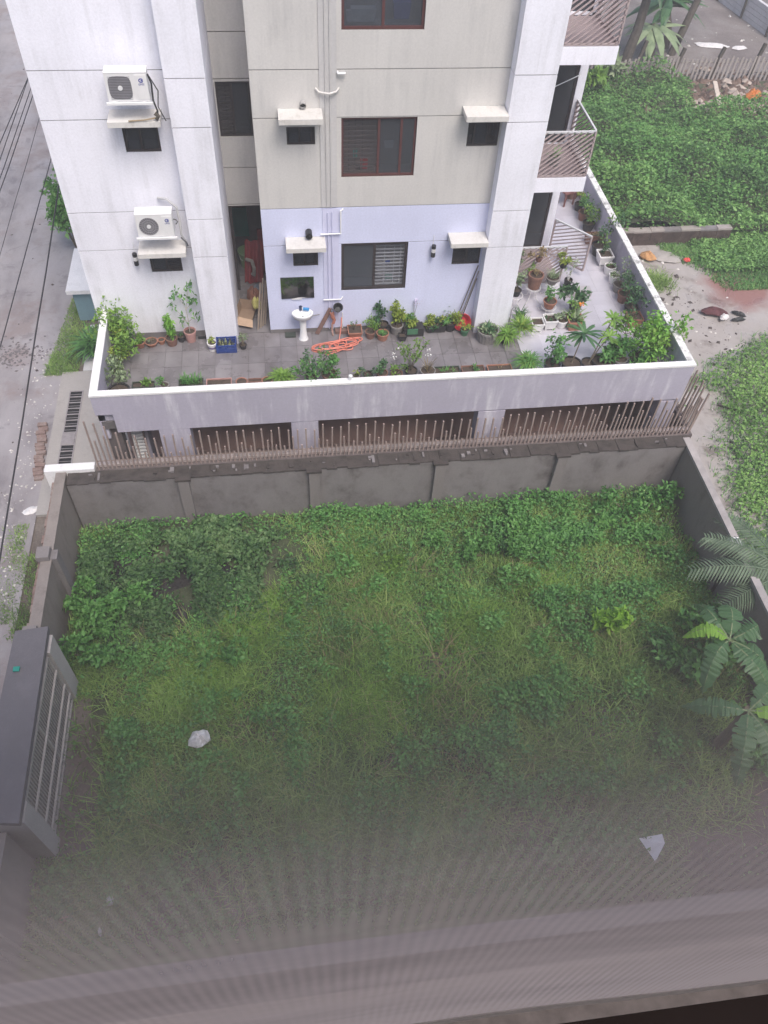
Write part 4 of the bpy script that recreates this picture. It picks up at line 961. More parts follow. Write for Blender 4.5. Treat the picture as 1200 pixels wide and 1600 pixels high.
tall_tree((19.238, 23.906, -3.050), (-.1, .6), 1.5, 'low banana tree with grey drooping leaves by the slat fence', 18, GREYL, .16)
plant_patch(500, 15.9, 21.0, 1.1, .8, 1.3, (.25, .5), GREYL, 'shrub', 'grey weedy shrub at the foot of the slat fence beside the balcony', 'shrub')
plant_patch(160, 14.9, 20.3, .5, .5, 1.0, (.3, .55), LIME, 'shrub', 'pale broad-leaved plant just beyond the upper balcony', 'plant')
# rubbish heap by the slat fence
debris('rubbish', 1300, lambda: (22.8 + rng.gauss(0, 2.3), 19.2 + rng.gauss(0, 1.2)), -3.03, .08, .4, plain('brown_rubbish', (.17, .115, .09), .9, .5, 5), 'brown heap of dead stalks and rubbish below the slat fence', 1.3)
debris('rubbish', 120, lambda: (22.8 + rng.gauss(0, 2.4), 19.1 + rng.gauss(0, 1.2)), -2.9, .08, .35, plain('pale_rubbish', (.42, .35, .30), .9, .3, 5), 'pale splinters lying in the rubbish heap', 1.5)
pl = MB().bar((20.6, 18.3, -2.7), (20.8, 19.8, -2.3), .2, .06).build('plank', plain('pale_plank', (.55, .47, .40), .8, .2, 5)); tag(pl, 'pale plank leaning in the rubbish heap below the fence', 'plank')
ORG = plain('orange_plastic', (.55, .17, .03), .5, .2, 3)
crumple('bucket_shard', (22.6, 19.2, -2.75), .42, .3, .3, ORG, 'broken orange plastic piece in the rubbish heap', 'litter', .4, 21)
crumple('bucket_shard', (25.6, 20.6, -2.7), .35, .3, .25, ORG, 'smaller orange plastic piece near the end of the slat fence', 'litter', .4, 22)
crumple('plastic_sheet', (23.2, 25.6, -3.03), .9, .28, .10, POLY, 'white plastic sheet crumpled on the grey yard', 'sheet', -.3, 23)
crumple('plastic_sheet', (24.6, 25.3, -3.03), .45, .2, .08, POLY, 'second smaller white sheet beside the crumpled one', 'sheet', .3, 24)
# things on the wet sand
crumple('sack', (14.660, 3.758, -2.950), .4, .2, .18, plain('maroon_cloth', (.10, .035, .04), .9, .4, 4), 'dark maroon cloth bundle lying on the wet sand', 'bundle', -.35, 31)
crumple('sack', (14.899, 3.428, -2.950), .14, .13, .15, POLY, 'white bag end beside the maroon bundle', 'bag', 0, 32)
for k, (loc, lab) in enumerate((((15.547, 3.659, -3.000), 'black shoe lying on the wet sand, upper of two'), ((15.397, 3.355, -3.000), 'black shoe lying on the wet sand, lower of two'))):
    crumple('shoe', loc, .24, .08, .1, BLK, lab, 'shoe', -.5 + .6 * k, 33 + k)
crumple('basket', (13.415, 7.072, -2.950), .26, .24, .2, plain('tan_basket', (.50, .27, .12), .8, .25, 7), 'round tan basket on the ground outside the terrace', 'basket', 0, 35)
crumple('bag', (14.816, 6.789, -2.950), .12, .1, .1, plain('red_bag', (.7, .08, .07), .6, .1), 'small red bag on the sand by the grass', 'bag', 0, 36)
crumple('cement_sack', (14.181, 7.102, -3.000), .6, .3, .07, PAD, 'flattened pale cement sack by the tan basket', 'sack', -.1, 37)
for k, (a, b) in enumerate((((13.1, -.6), (13.7, -1.0)), ((12.7, 4.9), (13.2, 4.6)), ((16.0, 2.2), (16.5, 2.35)), ((14.3, .7), (14.8, .5)), ((17.2, 3.3), (18.3, 2.8)))):
    tag(MB().bar((*a, -3.0), (*b, -2.98), .1, .06).build('plank', DKST), ['dark board on the sand just past the fence corner', 'short dark board close to the terrace corner wall', 'short dark stick below the shoes on the sand', 'dark stick far down the wet sand', 'long dark board at the far side of the sand'][k], 'plank')
# street-side plants
plant_patch(1500, -7.1, 9.0, .62, 1.7, 2.3, (.13, .26), FRESH, 'shrub', 'light green bush leaning out over the street beyond the building corner', 'shrub')
# ------------------------------------------------------------------ terrace: pots and plants
TERRA = plain('terracotta', (.36, .165, .11), .8, .2, 8); TERRD = plain('dark_terracotta', (.22, .115, .085), .85, .25, 8); PINK = plain('pink_clay', (.47, .26, .235), .75, .12, 8)
BLACKP = plain('black_pot', (.028, .026, .027), .55, .25, 8); GREYP2 = plain('grey_cement_pot', (.25, .235, .225), .85, .25, 8); WHITEP = plain('white_pot', (.80, .79, .78), .5, .08, 6)
REDP = plain('red_pot', (.42, .05, .05), .5, .15); GREENP = plain('green_pot', (.06, .17, .09), .5, .2); DKGREEN = plain('dark_green_trough', (.045, .06, .045), .6, .2)
POTC = {}
def pot(kind, r, h, mat, parent):
    m = MB()
    if kind in ('round', 'bowl', 'tub', 'square'):
        sq = kind == 'square'; b = {'round': .72, 'bowl': .6, 'tub': .8, 'square': .74}[kind]
        t_ = .035 if r > .2 else .022
        m.lathe([(r * b, 0.0), (r * .93, h * .82), (r * .93, h * .84), (r, h * .84), (r, h), (r - t_, h), (r - t_, h * .8)], 16, sq=sq).disc(r * b, 0.001, 16, sq=sq)
        p = m.build('pot', mat, parent, smooth=not sq and False)
        MB().disc(r - t_, h * .82, 16, sq=sq).build('soil', SOIL, p)
        if sq:
            for i in (-1, 1):
                for j in (-1, 1):
                    MB().box(i * r * .6 - .02, i * r * .6 + .02, j * r * .6 - .02, j * r * .6 + .02, -.05, .02).build('foot', mat, p)
    else:                                   # trough: r half length, h height
        w = r * .42; t_ = .02
        def ring(k, z): return [(-r * k, -w * k, z), (r * k, -w * k, z), (r * k, w * k, z), (-r * k, w * k, z)]
        k = 1 - t_ / w
        vs = ring(.9, 0) + ring(1, h) + [(-r + t_, -w + t_, h), (r - t_, -w + t_, h), (r - t_, w - t_, h), (-r + t_, w - t_, h)] + [(-r + t_, -w + t_, h * .75), (r - t_, -w + t_, h * .75), (r - t_, w - t_, h * .75), (-r + t_, w - t_, h * .75)]
        fs = [(3, 2, 1, 0)]
        for o_ in (0, 4, 8): fs += [(o_ + i, o_ + (i + 1) % 4, o_ + 4 + (i + 1) % 4, o_ + 4 + i) for i in range(4)]
        p = m.add(vs, fs).build('pot', mat, parent)
        MB().add([(-r + t_, -w + t_, h * .78), (r - t_, -w + t_, h * .78), (r - t_, w - t_, h * .78), (-r + t_, w - t_, h * .78)], [(0, 1, 2, 3)]).build('soil', SOIL, p)
    return p
def p_bush(t, n, rx, h, size, mat, z0, ry=None, base=.15, stems=5):
    ry = rx if ry is None else ry
    k = max(3, n // 45); ctr = np.column_stack([nr.normal(0, .45, k) * rx, nr.normal(0, .45, k) * ry, nr.uniform(base, 1, k) * h])
    ci = nr.integers(0, k, n); P = ctr[ci] + rand_dirs(n) * (nr.random(n)[:, None] ** .5) * np.array([rx * .5, ry * .5, h * .3]); P[:, 2] = np.maximum(P[:, 2], 0.02) + z0
    L = nr.uniform(*size, n); v, f = leaf_arrays(P, rand_dirs(n, .15), rand_dirs(n, 1.0), L, L * nr.uniform(.4, .65, n)); np_mesh('foliage', v, f, mat, t)
    if stems:
        m = MB()
        for c in ctr[:stems]: m.tube([(0, 0, z0 - .03), (c[0] * .5, c[1] * .5, z0 + c[2] * .5), (c[0], c[1], z0 + c[2])], .010, 4, .004)
        m.build('stem', STEMM, t)
def p_blades(t, n, ln, wd, mat, z0, arch=.9, r0=.04, flat=.35, ry=1.0, rx=1.0):
    """Long arching strap leaves."""
    m = MB()
    for k in range(n):
        a = rng.uniform(0, 2 * PI); d = Vector((math.cos(a), math.sin(a), 0)); l = ln * rng.uniform(.6, 1.05); e = rng.uniform(flat, 1.25)
        o_ = Vector((rng.uniform(-1, 1) * r0 * rx, rng.uniform(-1, 1) * r0 * ry, z0)); pts = []
        for s_ in (0, .3, .65, 1.0):
            pts.append(tuple(o_ + d * l * s_ * math.cos(e) + Vector((0, 0, l * s_ * math.sin(e) - arch * l * .55 * s_ ** 2.2))))
        m.ribbon(pts, [wd * .6, wd, wd * .8, .002], (-d.y, d.x, 0), .3)
    m.build('foliage', mat, t)
def p_rosette(t, stems, n, ln, wd, mat, z0):
    """Bare stems, each with a whorl of strap leaves at its tip."""
    m, st = MB(), MB()
    for (sx, sy, sh) in stems:
        st.tube([(0, 0, z0 - .03), (sx * .5, sy * .5, z0 + sh * .55), (sx, sy, z0 + sh)], .018, 6, .012)
        for k in range(n):
            a = 2 * PI * k / n * 2.62 + rng.uniform(-.2, .2); d = Vector((math.cos(a), math.sin(a), 0)); e = rng.uniform(-.1, .9); l = ln * rng.uniform(.75, 1.05); o_ = Vector((sx, sy, z0 + sh + rng.uniform(-.05, .04)))
            pts = [tuple(o_ + d * l * s_ * math.cos(e) + Vector((0, 0, l * s_ * math.sin(e) - .4 * l * s_ ** 2))) for s_ in (0, .25, .6, .85, 1)]
            m.ribbon(pts, [wd * .35, wd * .8, wd, wd * .7, .003], (-d.y, d.x, 0), .25)
    m.build('foliage', mat, t); st.build('stem', STEMM, t)
def p_twigs(t, n, h, spread, mat, z0, leaves=0, lm=None, size=(.05, .09)):
    m = MB(); P = []
    for k in range(n):
        a = rng.uniform(0, 2 * PI); q = spread * rng.uniform(.3, 1); hh = h * rng.uniform(.6, 1)
        pts = [Vector((0, 0, z0 - .03)), Vector((math.cos(a) * q * .35, math.sin(a) * q * .35, z0 + hh * .5)), Vector((math.cos(a) * q, math.sin(a) * q, z0 + hh))]
        m.tube(pts, .007, 4, .003)
        P += [pts[1].lerp(pts[2], rng.random() ** .6) for _ in range(leaves)]
    m.build('stem', mat, t)
    if leaves:
        P = np.array([tuple(p) for p in P]); k = len(P); L = nr.uniform(*size, k); v, f = leaf_arrays(P, rand_dirs(k, .1), rand_dirs(k, 1), L, L * .5); np_mesh('foliage', v, f, lm, t)
GRP = 'potted plants on the terrace'
def potted(loc, kind, r, h, mat, label, *plants, rz=0.0, name='potted_plant', cat='potted plant'):
    t = thing(name, label, cat, loc, rz, GRP)
    pot(kind, r, h, mat, t)
    for fn, *a in plants: fn(t, *a)
    return t
TB = (STEMM,)
# along the street end and the white wall
t = thing('climbing_plant', 'light green climbing plant piled over the street-end parapet', 'plant', (-4.15, -.25, 0), 0, GRP)
p_bush(t, 800, .5, 1.0, (.08, .14), LIME, 0.1, .5)
t = thing('climbing_plant', 'yellowish leafy plant filling the street-end corner of the terrace', 'plant', (-4.15, -1.0, 0), 0, GRP)
p_bush(t, 420, .36, .7, (.07, .13), LIME, 0.05, .5); p_bush(t, 200, .34, .7, (.06, .11), YEL, 0.05, .5)
t = thing('leafy_plant', 'greyish fading plant behind the round black tub', 'plant', (-4.18, -1.65, 0), 0, GRP); p_bush(t, 320, .3, .6, (.06, .12), GREYL, 0.03, .4)
potted((-4.15, -.42, 0), 'round', .13, .26, REDP, 'red pot under the light green climber at the street end', (p_bush, 90, .18, .25, (.06, .1), LIME, .24))
potted((-4.05, -2.2, 0), 'tub', .27, .26, BLACKP, 'large round black tub in the street-end parapet corner', (p_twigs, 4, .3, .2, STEMM, .2))
potted((-3.92, -.24, 0), 'round', .12, .18, GREYP2, 'grey pot with a small leafy plant next to the red pot', (p_bush, 60, .16, .2, (.06, .1), MID, .16))
potted((-3.70, -.30, 0), 'bowl', .15, .18, TERRA, 'terracotta bowl with bushy light leaves by the white wall', (p_bush, 110, .2, .25, (.06, .1), LIME, .16))
potted((-3.42, -.26, 0), 'bowl', .17, .13, TERRA, 'wide shallow terracotta bowl of sparse seedlings', (p_twigs, 8, .12, .15, STEMM, .1, 3, GREYL, (.03, .05)))
potted((-3.17, -.20, 0), 'round', .1, .12, TERRA, 'smallest empty terracotta pot in the white wall row')
potted((-2.90, -.26, 0), 'round', .16, .22, TERRD, 'terracotta pot with an upright column of lime leaves', (p_bush, 300, .16, .62, (.07, .13), BRIGHT, .2))
potted((-2.66, -.14, 0), 'round', .11, .16, BLACKP, 'small black pot beside the pink pot', (p_bush, 25, .08, .1, (.04, .07), DARK, .14))
t = potted((-2.42, -.14, 0), 'round', .16, .32, PINK, 'pink clay pot with a tall thin white-stemmed sapling')
m = MB(); LP = []
for pts in ([(0, 0, .28), (.02, -.02, .7), (.0, 0, 1.05), (-.12, -.02, 1.35), (-.16, -.03, 1.5)], [(0, 0, .5), (-.14, -.04, .85), (-.3, -.05, 1.15)], [(0, 0, .95), (.08, 0, 1.3), (.13, -.02, 1.62)], [(.0, -.01, 1.0), (.2, -.03, 1.2), (.24, -.03, 1.3)], [(.01, -.01, .6), (.15, -.05, .75), (.25, -.05, .85)], [(.01, -.01, .62), (-.12, -.03, .7)]):
    m.tube(pts, .010, 5, .005); LP += [pts[-1]] * 14 + [pts[-2]] * (5 if pts[-2][2] > 1 else 0)
m.build('stem', plain('pale_bark', (.50, .47, .42), .7, .15), t)
LP = np.array(LP) + nr.normal(0, .06, (len(LP), 3)); L = nr.uniform(.09, .15, len(LP)); v, f = leaf_arrays(LP, rand_dirs(len(LP), -.1), rand_dirs(len(LP), 1), L, L * .5); np_mesh('foliage', v, f, MID, t)
fd = thing('floor_drain', 'small dark floor drain beside the pink clay pot', 'drain', (-2.15, -.06, 0.002)); MB().box(-.1, .1, -.05, .05, 0, .008).build('cover', BLK, fd)
t = potted((-1.86, -.55, 0), 'round', .13, .24, WHITEP, 'white pot with a purple band beside the blue crate', (p_bush, 30, .1, .15, (.06, .09), YEL, .22))
MB().lathe([(.114, .09), (.123, .15)], 16).build('band', plain('purple_band', (.22, .17, .33), .6), t)
cr_ = thing('crate', 'blue plastic crate full of bottles and seedlings by the doorway', 'crate', (-1.50, -.55, 0)); BLU = plain('blue_plastic', (.025, .06, .26), .45, .15)
m = MB().box(-.24, .24, -.17, .17, 0, .02)
for z in (.05, .12, .2): m.box(-.25, .25, -.18, -.165, z, z + .055).box(-.25, .25, .165, .18, z, z + .055).box(-.25, -.235, -.164, .164, z, z + .055).box(.235, .25, -.164, .164, z, z + .055)
for x in (-.24, 0, .24):
    for y in (-.182, .168): m.box(x - .02, x + .02, y, y + .014, .02, .26)
m.build('box', BLU, cr_)
for k in range(9):
    x, y = -.18 + .09 * (k % 5) + rng.uniform(-.02, .02), -.08 + .15 * (k // 5)
    b = MB().lathe([(.035, 0), (.035, .17), (.014, .22), (.014, .26)], 9).disc(.014, .26, 9).build('bottle', [glass('pale_bottle', (.75, .8, .6), .4, .15), plain('olive_bottle', (.25, .27, .14), .3, .2)][k % 2])
    b.location = (-1.50 + x, -.55 + y, .03); tag(b, ['pale clear bottle among seedlings in the blue crate', 'olive green bottle among seedlings in the blue crate'][k % 2], 'bottle', 'bottles in the blue crate')
potted((-1.08, -.55, 0), 'round', .1, .12, BLACKP, 'withered grey plant in a small dark pot by the crate', (p_twigs, 9, .35, .2, STEMM, .1, 8, GREYL, (.05, .09)))
# parapet row, street end to corner
def fr_(x, y=-1.97): return (x, y, 0)
potted(fr_(-3.5), 'trough', .27, .2, DKGREEN, 'dark green trough of light leaves, first along the parapet', (p_bush, 90, .22, .2, (.06, .11), LIME, .16, .1))
potted(fr_(-3.0), 'round', .12, .16, GREYP2, 'small leafy plant after the first dark green trough', (p_bush, 70, .22, .2, (.05, .09), MID, .14))
potted(fr_(-2.35), 'trough', .3, .2, DKGREEN, 'dark trough of spiky upright grass leaves', (p_blades, 90, .36, .012, MID, .16, .3, .1, .7, .6, 2.4))
potted(fr_(-1.68), 'trough', .31, .16, PINK, 'empty pinkish clay trough beside the parapet')
potted(fr_(-1.13), 'bowl', .15, .14, TERRA, 'empty round terracotta bowl just past the clay trough')
potted(fr_(-.80), 'trough', .17, .16, TERRD, 'small brown trough of bare soil between two terracotta bowls')
potted(fr_(-.50), 'bowl', .14, .14, TERRA, 'terracotta bowl half hidden by the yellow-green fern')
potted(fr_(-.12), 'round', .17, .2, TERRD, 'yellow-green fern spreading wide over the parapet row', (p_blades, 110, .5, .022, LIME, .18, .9, .06, .3))
t = potted(fr_(.60), 'round', .16, .24, BLACKP, 'dark leafy shrub with sprays hanging over the parapet', (p_bush, 260, .4, .6, (.06, .11), MID, .2, .25)); p_bush(t, 90, .16, .5, (.05, .09), DARK, .5, .45); P = np.column_stack([nr.normal(-.05, .1, 70), nr.uniform(-1.02, -.8, 70), nr.uniform(.5, 1.05, 70)]); L = nr.uniform(.05, .1, 70); v, f = leaf_arrays(P, rand_dirs(70, -.3), rand_dirs(70, .6), L, L * .5); np_mesh('hanging_spray', v, f, MID, t)
potted(fr_(1.05), 'round', .2, .26, TERRD, 'round dense green bush in a brown pot, mid parapet', (p_bush, 330, .34, .6, (.07, .12), BRIGHT if False else MID, .22, .3))
potted(fr_(1.72), 'round', .1, .14, GREYP2, 'small pot with a pale yellow sprig on the parapet row', (p_bush, 26, .12, .22, (.06, .1), YEL, .12))
potted(fr_(2.03), 'round', .13, .18, BLACKP, 'small round dark green bush after the yellow sprig', (p_bush, 120, .2, .22, (.05, .09), DARK, .16))
potted(fr_(2.38), 'round', .15, .2, TERRD, 'upright dark bush in a terracotta pot on the parapet row', (p_bush, 170, .2, .42, (.06, .1), DARK, .18))
potted(fr_(2.75), 'bowl', .16, .16, TERRD, 'low spreading yellow-green plant in mid parapet row', (p_bush, 130, .28, .22, (.06, .1), LIME, .14))
t = potted(fr_(3.12, -1.95), 'round', .17, .22, BLACKP, 'tall airy plant with white flower sprays by the parapet', (p_twigs, 16, 1.05, .42, STEMM, .2, 16, LIME, (.06, .1)))
P = np.array([(-.5, 0, .72), (-.45, .05, .66), (.38, .0, .7), (.42, .03, .76), (-.3, .1, .9)]).repeat(7, 0) + nr.normal(0, .05, (35, 3)); v, f = leaf_arrays(P, rand_dirs(35), rand_dirs(35, 1), np.full(35, .05), np.full(35, .035)); np_mesh('blossom', v, f, plain('white_flower', (.8, .8, .78), .6), t)
potted(fr_(3.55), 'round', .2, .2, GREYP2, 'grey pot of dry spiky stems next to the airy plant', (p_twigs, 12, .4, .3, STEMM, .18), (p_blades, 14, .4, .008, DRYL, .18, .3, .05, .6))
potted(fr_(4.05), 'trough', .33, .18, DKGREEN, 'long dark trough with a thin green tuft by the parapet', (p_blades, 26, .2, .01, MID, .14, .6, .1, .4, .5, 2))
potted(fr_(4.72), 'trough', .3, .18, TERRD, 'brown trough with one small green sprout', (p_bush, 34, .12, .2, (.06, .1), MID, .14))
potted(fr_(5.42), 'trough', .32, .16, TERRA, 'reddish trough of bare earth before the big spider plant', (p_twigs, 4, .16, .2, DRYL, .12))
potted(fr_(6.15, -1.95), 'round', .2, .26, BLACKP, 'big fountain-like spider plant at the middle of the parapet', (p_blades, 150, .62, .014, MID, .26, 1.0, .06, .3), (p_blades, 60, .55, .014, LIME, .26, 1.0, .06, .5))
potted(fr_(6.80), 'round', .22, .24, BLACKP, 'dark leafy shrub between spider plant and palm-like plant', (p_bush, 230, .3, .7, (.08, .13), MID, .2), (p_bush, 60, .3, .8, (.08, .13), DARK, .2))
potted(fr_(7.32), 'tub', .27, .22, BLACKP, 'black tub with a dark palm-like whorl of strap leaves', (p_rosette, [(.22, .25, .75)], 26, .55, .045, DARK, .2))
potted(fr_(7.78), 'tub', .2, .2, BLACKP, 'dark pot with a leaning stem topped by a lime rosette', (p_rosette, [(.55, .5, 1.0), (.4, .15, .7)], 15, .38, .035, LIME, .18))
potted(fr_(8.15, -2.0), 'tub', .3, .26, BLACKP, 'large dark tub with leafy branches by the corner', (p_bush, 180, .35, .5, (.10, .17), MID, .22, .3))
potted(fr_(8.62, -1.95), 'round', .2, .26, GREYP2, 'broad-leaved green bush between two dark tubs near the corner', (p_bush, 300, .5, .55, (.11, .19), MID, .22, .35))
potted(fr_(9.18, -2.0), 'tub', .31, .28, BLACKP, 'empty wide dark tub near the parapet corner', (p_twigs, 3, .2, .2, STEMM, .2))
potted(fr_(9.5, -1.85), 'round', .22, .3, GREYP2, 'big fresh green feathery bush filling the parapet corner', (p_bush, 620, .75, 1.0, (.09, .17), BRIGHT, .28, .65), (p_bush, 300, .7, .9, (.09, .17), LIME, .28, .6), (p_blades, 26, .7, .02, BRIGHT, .5, .8, .3, .3))
potted((8.95, -1.2, 0), 'round', .12, .2, GREYP2, 'thin drooping green branches reaching in from the corner bush', (p_bush, 150, .5, .35, (.10, .17), LIME, .45, .3))
# wall row from the basin to the column
potted((1.86, -.22, 0), 'square', .19, .2, TERRA, 'square terracotta planter with thin seedlings by the hose', (p_twigs, 7, .25, .15, STEMM, .18, 5, MID, (.04, .06)))
potted((2.26, -.34, 0), 'round', .14, .2, TERRD, 'overgrown pot of small green leaves beside the square planter', (p_bush, 220, .24, .35, (.04, .08), LIME, .1))
potted((2.58, -.42, 0), 'round', .17, .2, TERRA, 'light terracotta pot with low grassy leaves, in front', (p_blades, 40, .2, .012, MID, .16, .8, .06, .4))
potted((2.62, -.14, 0), 'round', .15, .28, BLACKP, 'dark glossy-leaved plant standing by the lavender wall', (p_bush, 190, .2, .5, (.08, .13), DARK, .26))
potted((2.98, -.2, 0), 'round', .18, .28, GREYP2, 'tall yellow-green croton in a grey pot', (p_bush, 260, .2, .75, (.08, .14), YEL, .26))
potted((3.1, -.5, 0), 'square', .1, .16, BLACKP, 'small black square pot in front of the croton')
cr2 = thing('planter_box', 'black box holding a green pot of variegated leaves', 'planter', (3.42, -.24, 0), 0, GRP); MB().box(-.27, .27, -.16, .16, 0, .24).build('box', BLACKP, cr2)
MB().box(-.18, .10, -.1895, -.162, .1, .26).build('pot', GREENP, cr2); p_bush(cr2, 170, .26, .26, (.07, .12), YEL, .24, .16); p_bush(cr2, 90, .26, .3, (.07, .12), MID, .24, .16)
t = potted((3.45, -.08, .24), 'round', .05, .08, BLACKP, 'slim stalk with pale lilac flowers behind the black box', (p_twigs, 3, .62, .1, STEMM, .06)); P = nr.normal(0, .05, (22, 3)) + np.array([.03, 0, .62]); v, f = leaf_arrays(P, rand_dirs(22), rand_dirs(22, 1), np.full(22, .05), np.full(22, .035)); np_mesh('blossom', v, f, plain('lilac_flower', (.66, .6, .76), .6), t)
potted((4.05, -.18, 0), 'trough', .26, .2, BLACKP, 'black trough of variegated creeping leaves by the lavender wall', (p_bush, 190, .28, .25, (.06, .1), YEL, .14, .14), (p_bush, 120, .28, .25, (.06, .1), DARK, .14, .14))
potted((4.44, -.16, 0), 'round', .17, .26, BLACKP, 'dark pot of mixed yellow leaves beside the red basin', (p_bush, 160, .24, .4, (.06, .11), YEL, .2), (p_bush, 90, .24, .4, (.06, .11), MID, .2))
rb = thing('basin', 'red plastic basin leaning against the lavender wall near the column', 'basin', (4.76, -.08, .2)); b = MB().lathe([(.13, 0), (.23, .12), (.245, .12), (.245, .135), (.22, .135), (.125, .015)], 20).disc(.125, .015, 20).build('bowl', plain('red_plastic', (.50, .035, .05), .4, .12), rb); rb.rotation_euler = (math.radians(68), 0, 0)
potted((4.80, -.40, 0), 'round', .12, .18, GREENP, 'small green pot with yellowing leaves before the red basin', (p_bush, 60, .18, .3, (.07, .11), YEL, .16))
t = potted((5.36, -.66, 0), 'tub', .30, .36, GREYP2, 'big ribbed grey tub with a thin-leaved plant by the column', (p_blades, 60, .4, .018, DARK, .3, .5, .08, .5), (p_bush, 60, .3, .4, (.08, .12), GREYL, .3))
for k in range(20):
    a = 2 * PI * k / 20; MB().tube([(.235 * math.cos(a), .235 * math.sin(a), .02), (.285 * math.cos(a), .285 * math.sin(a), .29)], .012, 4).build('rib', GREYP2, t)
potted((5.85, -.80, 0), 'round', .14, .2, BLACKP, 'long-leaved spider plant beside the big grey tub', (p_blades, 120, .58, .015, LIME, .2, 1.0, .05, .3), (p_blades, 40, .5, .015, BRIGHT, .2, .9, .05, .6))
potted((6.32, -.50, 0), 'round', .11, .18, WHITEP, 'lighter spider plant in a small white pot by the column foot', (p_blades, 130, .66, .015, LIME, .2, .8, .05, .5), (p_blades, 40, .5, .013, YEL, .2, .8, .05, .6))
hk = MB().tube([(5.98, -.45, .2), (5.98, -.42, .75), (6.02, -.42, .85), (6.08, -.42, .84), (6.1, -.42, .72)], .012, 6).build('plant_hook', plain('grey_wire', (.25, .25, .25), .5)); tag(hk, 'bent metal hook standing behind the spider plants', 'hook')
# corner by the lowest balcony
potted((6.80, -.34, .05), 'square', .17, .24, WHITEP, 'white square planter, nearest the column of three in a row')
potted((7.17, -.27, .05), 'square', .18, .28, WHITEP, 'white square planter with four feet, middle of three', (p_bush, 26, .1, .1, (.05, .08), DARK, .22))
potted((7.52, -.25, .02), 'round', .17, .22, WHITEP, 'white round planter at the end of the white row', (p_bush, 50, .2, .3, (.08, .12), GREYL, .18))
t = potted((7.86, -.30, 0), 'square', .22, .3, TERRA, 'big square terracotta planter with an orange-flowered plant', (p_blades, 26, .6, .03, GREYL, .26, .6, .06, .5), (p_bush, 50, .25, .5, (.1, .15), LIME, .26)); P = nr.normal(0, .025, (14, 3)) + np.array([.05, -.05, .78]); v, f = leaf_arrays(P, rand_dirs(14), rand_dirs(14, 1), np.full(14, .06), np.full(14, .045)); np_mesh('blossom', v, f, plain('orange_flower', (.8, .25, .02), .6), t)
WIRE = plain('white_wire', (.70, .69, .68), .5, .06)
def stand(x, y, h, r, label):
    t = thing('plant_stand', label, 'plant stand', (x, y, 0), 0, 'white wire plant stands'); m = MB()
    m.tube([(r * math.cos(2 * PI * k / 16), r * math.sin(2 * PI * k / 16), h) for k in range(17)], .010, 5).build('ring', WIRE, t)
    for k in range(4):
        a = PI / 4 + k * PI / 2; c, s_ = math.cos(a), math.sin(a)
        MB().tube([(c * r, s_ * r, h), (c * r * .55, s_ * r * .55, h * .6), (c * r * .7, s_ * r * .7, h * .3), (c * r * 1.35, s_ * r * 1.35, 0.01), (c * r * 1.6, s_ * r * 1.6, .05)], .010, 5).build('leg', WIRE, t)
stand(6.98, .98, .42, .2, 'white wire stand under the tall brown pot'); stand(7.5, 1.05, .48, .17, 'white wire stand under the grey pot'); stand(7.3, .35, .22, .2, 'low white wire stand under the terracotta pot'); stand(6.35, .55, .5, .2, 'white wire stand nearest the column')
potted((6.98, .98, .42), 'round', .22, .42, TERRD, 'tall brown pot of dry growth raised on a wire stand', (p_bush, 60, .2, .1, (.05, .08), DRYL, .38))
potted((7.5, 1.05, .48), 'bowl', .2, .2, GREYP2, 'grey bowl with a thin grey plant on a wire stand', (p_blades, 40, .35, .01, GREYL, .18, .4, .08, .6))
potted((7.3, .35, .22), 'round', .19, .2, TERRA, 'terracotta pot with an upright leafy stem on a low stand', (p_bush, 70, .18, .42, (.08, .13), MID, .18))
potted((6.35, .55, .5), 'round', .14, .18, BLACKP, 'grey-leaved thin plant on the stand nearest the column', (p_twigs, 9, .6, .3, STEMM, .16, 10, GREYL, (.08, .13)))
potted((8.05, .35, 0), 'round', .17, .26, BLACKP, 'dark broad-leaved plant in front of the lowest balcony corner', (p_bush, 110, .3, .55, (.14, .22), DARK, .24), (p_blades, 8, .5, .05, MID, .4, .4, .05, .4))
potted((7.95, -.02, 0), 'round', .15, .24, WHITEP, 'silvery variegated plant behind the terracotta planter', (p_bush, 90, .26, .5, (.08, .14), GREYL, .22))
potted((6.45, .12, 0), 'round', .13, .2, BLACKP, 'dark grassy plant behind the white planter row', (p_blades, 40, .4, .012, DARK, .18, .5, .08, .5))
MB().box(7.9, 8.75, .85, 1.1, 0, .14)
st = tag(MB().box(7.93, 8.75, 1.0, 1.3, 0.0, .16).build('step_block', stained('grey_step', (.42, .40, .42), (.25, .23, .23), .5), ), 'low grey step at the corner of the lowest balcony', 'step')
# garden-side gate leaf swung open
gl = thing('slatted_gate', 'brown slatted gate leaf swung open over the pale terrace', 'gate', (7.92, 2.86, .19), 0)
rail_panel((0, 0, .03), (.80, -.92, 0), 1.22, 1.1, .55, gl, pitch=.1)
# hung and standing pots at the lowest balcony
for (x, y, z, args) in ((6.35, 1.42, .62, (TERRD, 'small hanging pot of dark leaves on the lowest balcony rail', (p_bush, 40, .13, .18, (.05, .09), DARK, .1))), (6.55, 1.42, .95, (GREYP2, 'grey hanging pot with silvery leaves at the rail top', (p_bush, 60, .2, .25, (.06, .1), GREYL, .1))),
        (7.1, 1.42, 1.0, (TERRD, 'dark hanging pot with brown dry growth at the rail top', (p_bush, 110, .22, .3, (.06, .1), DRYL, .08))), (6.95, 1.42, .55, (BLACKP, 'hanging pot of lime leaves in the middle of the balcony rail', (p_bush, 80, .18, .16, (.05, .08), LIME, .1))), (6.5, 1.42, .45, (WHITEP, 'little white hanging pot low on the balcony rail', (p_bush, 25, .1, .15, (.05, .08), GREYL, .1)))):
    potted((x, y - .06, z), 'round', .1, .13, args[0], args[1], *args[2:])
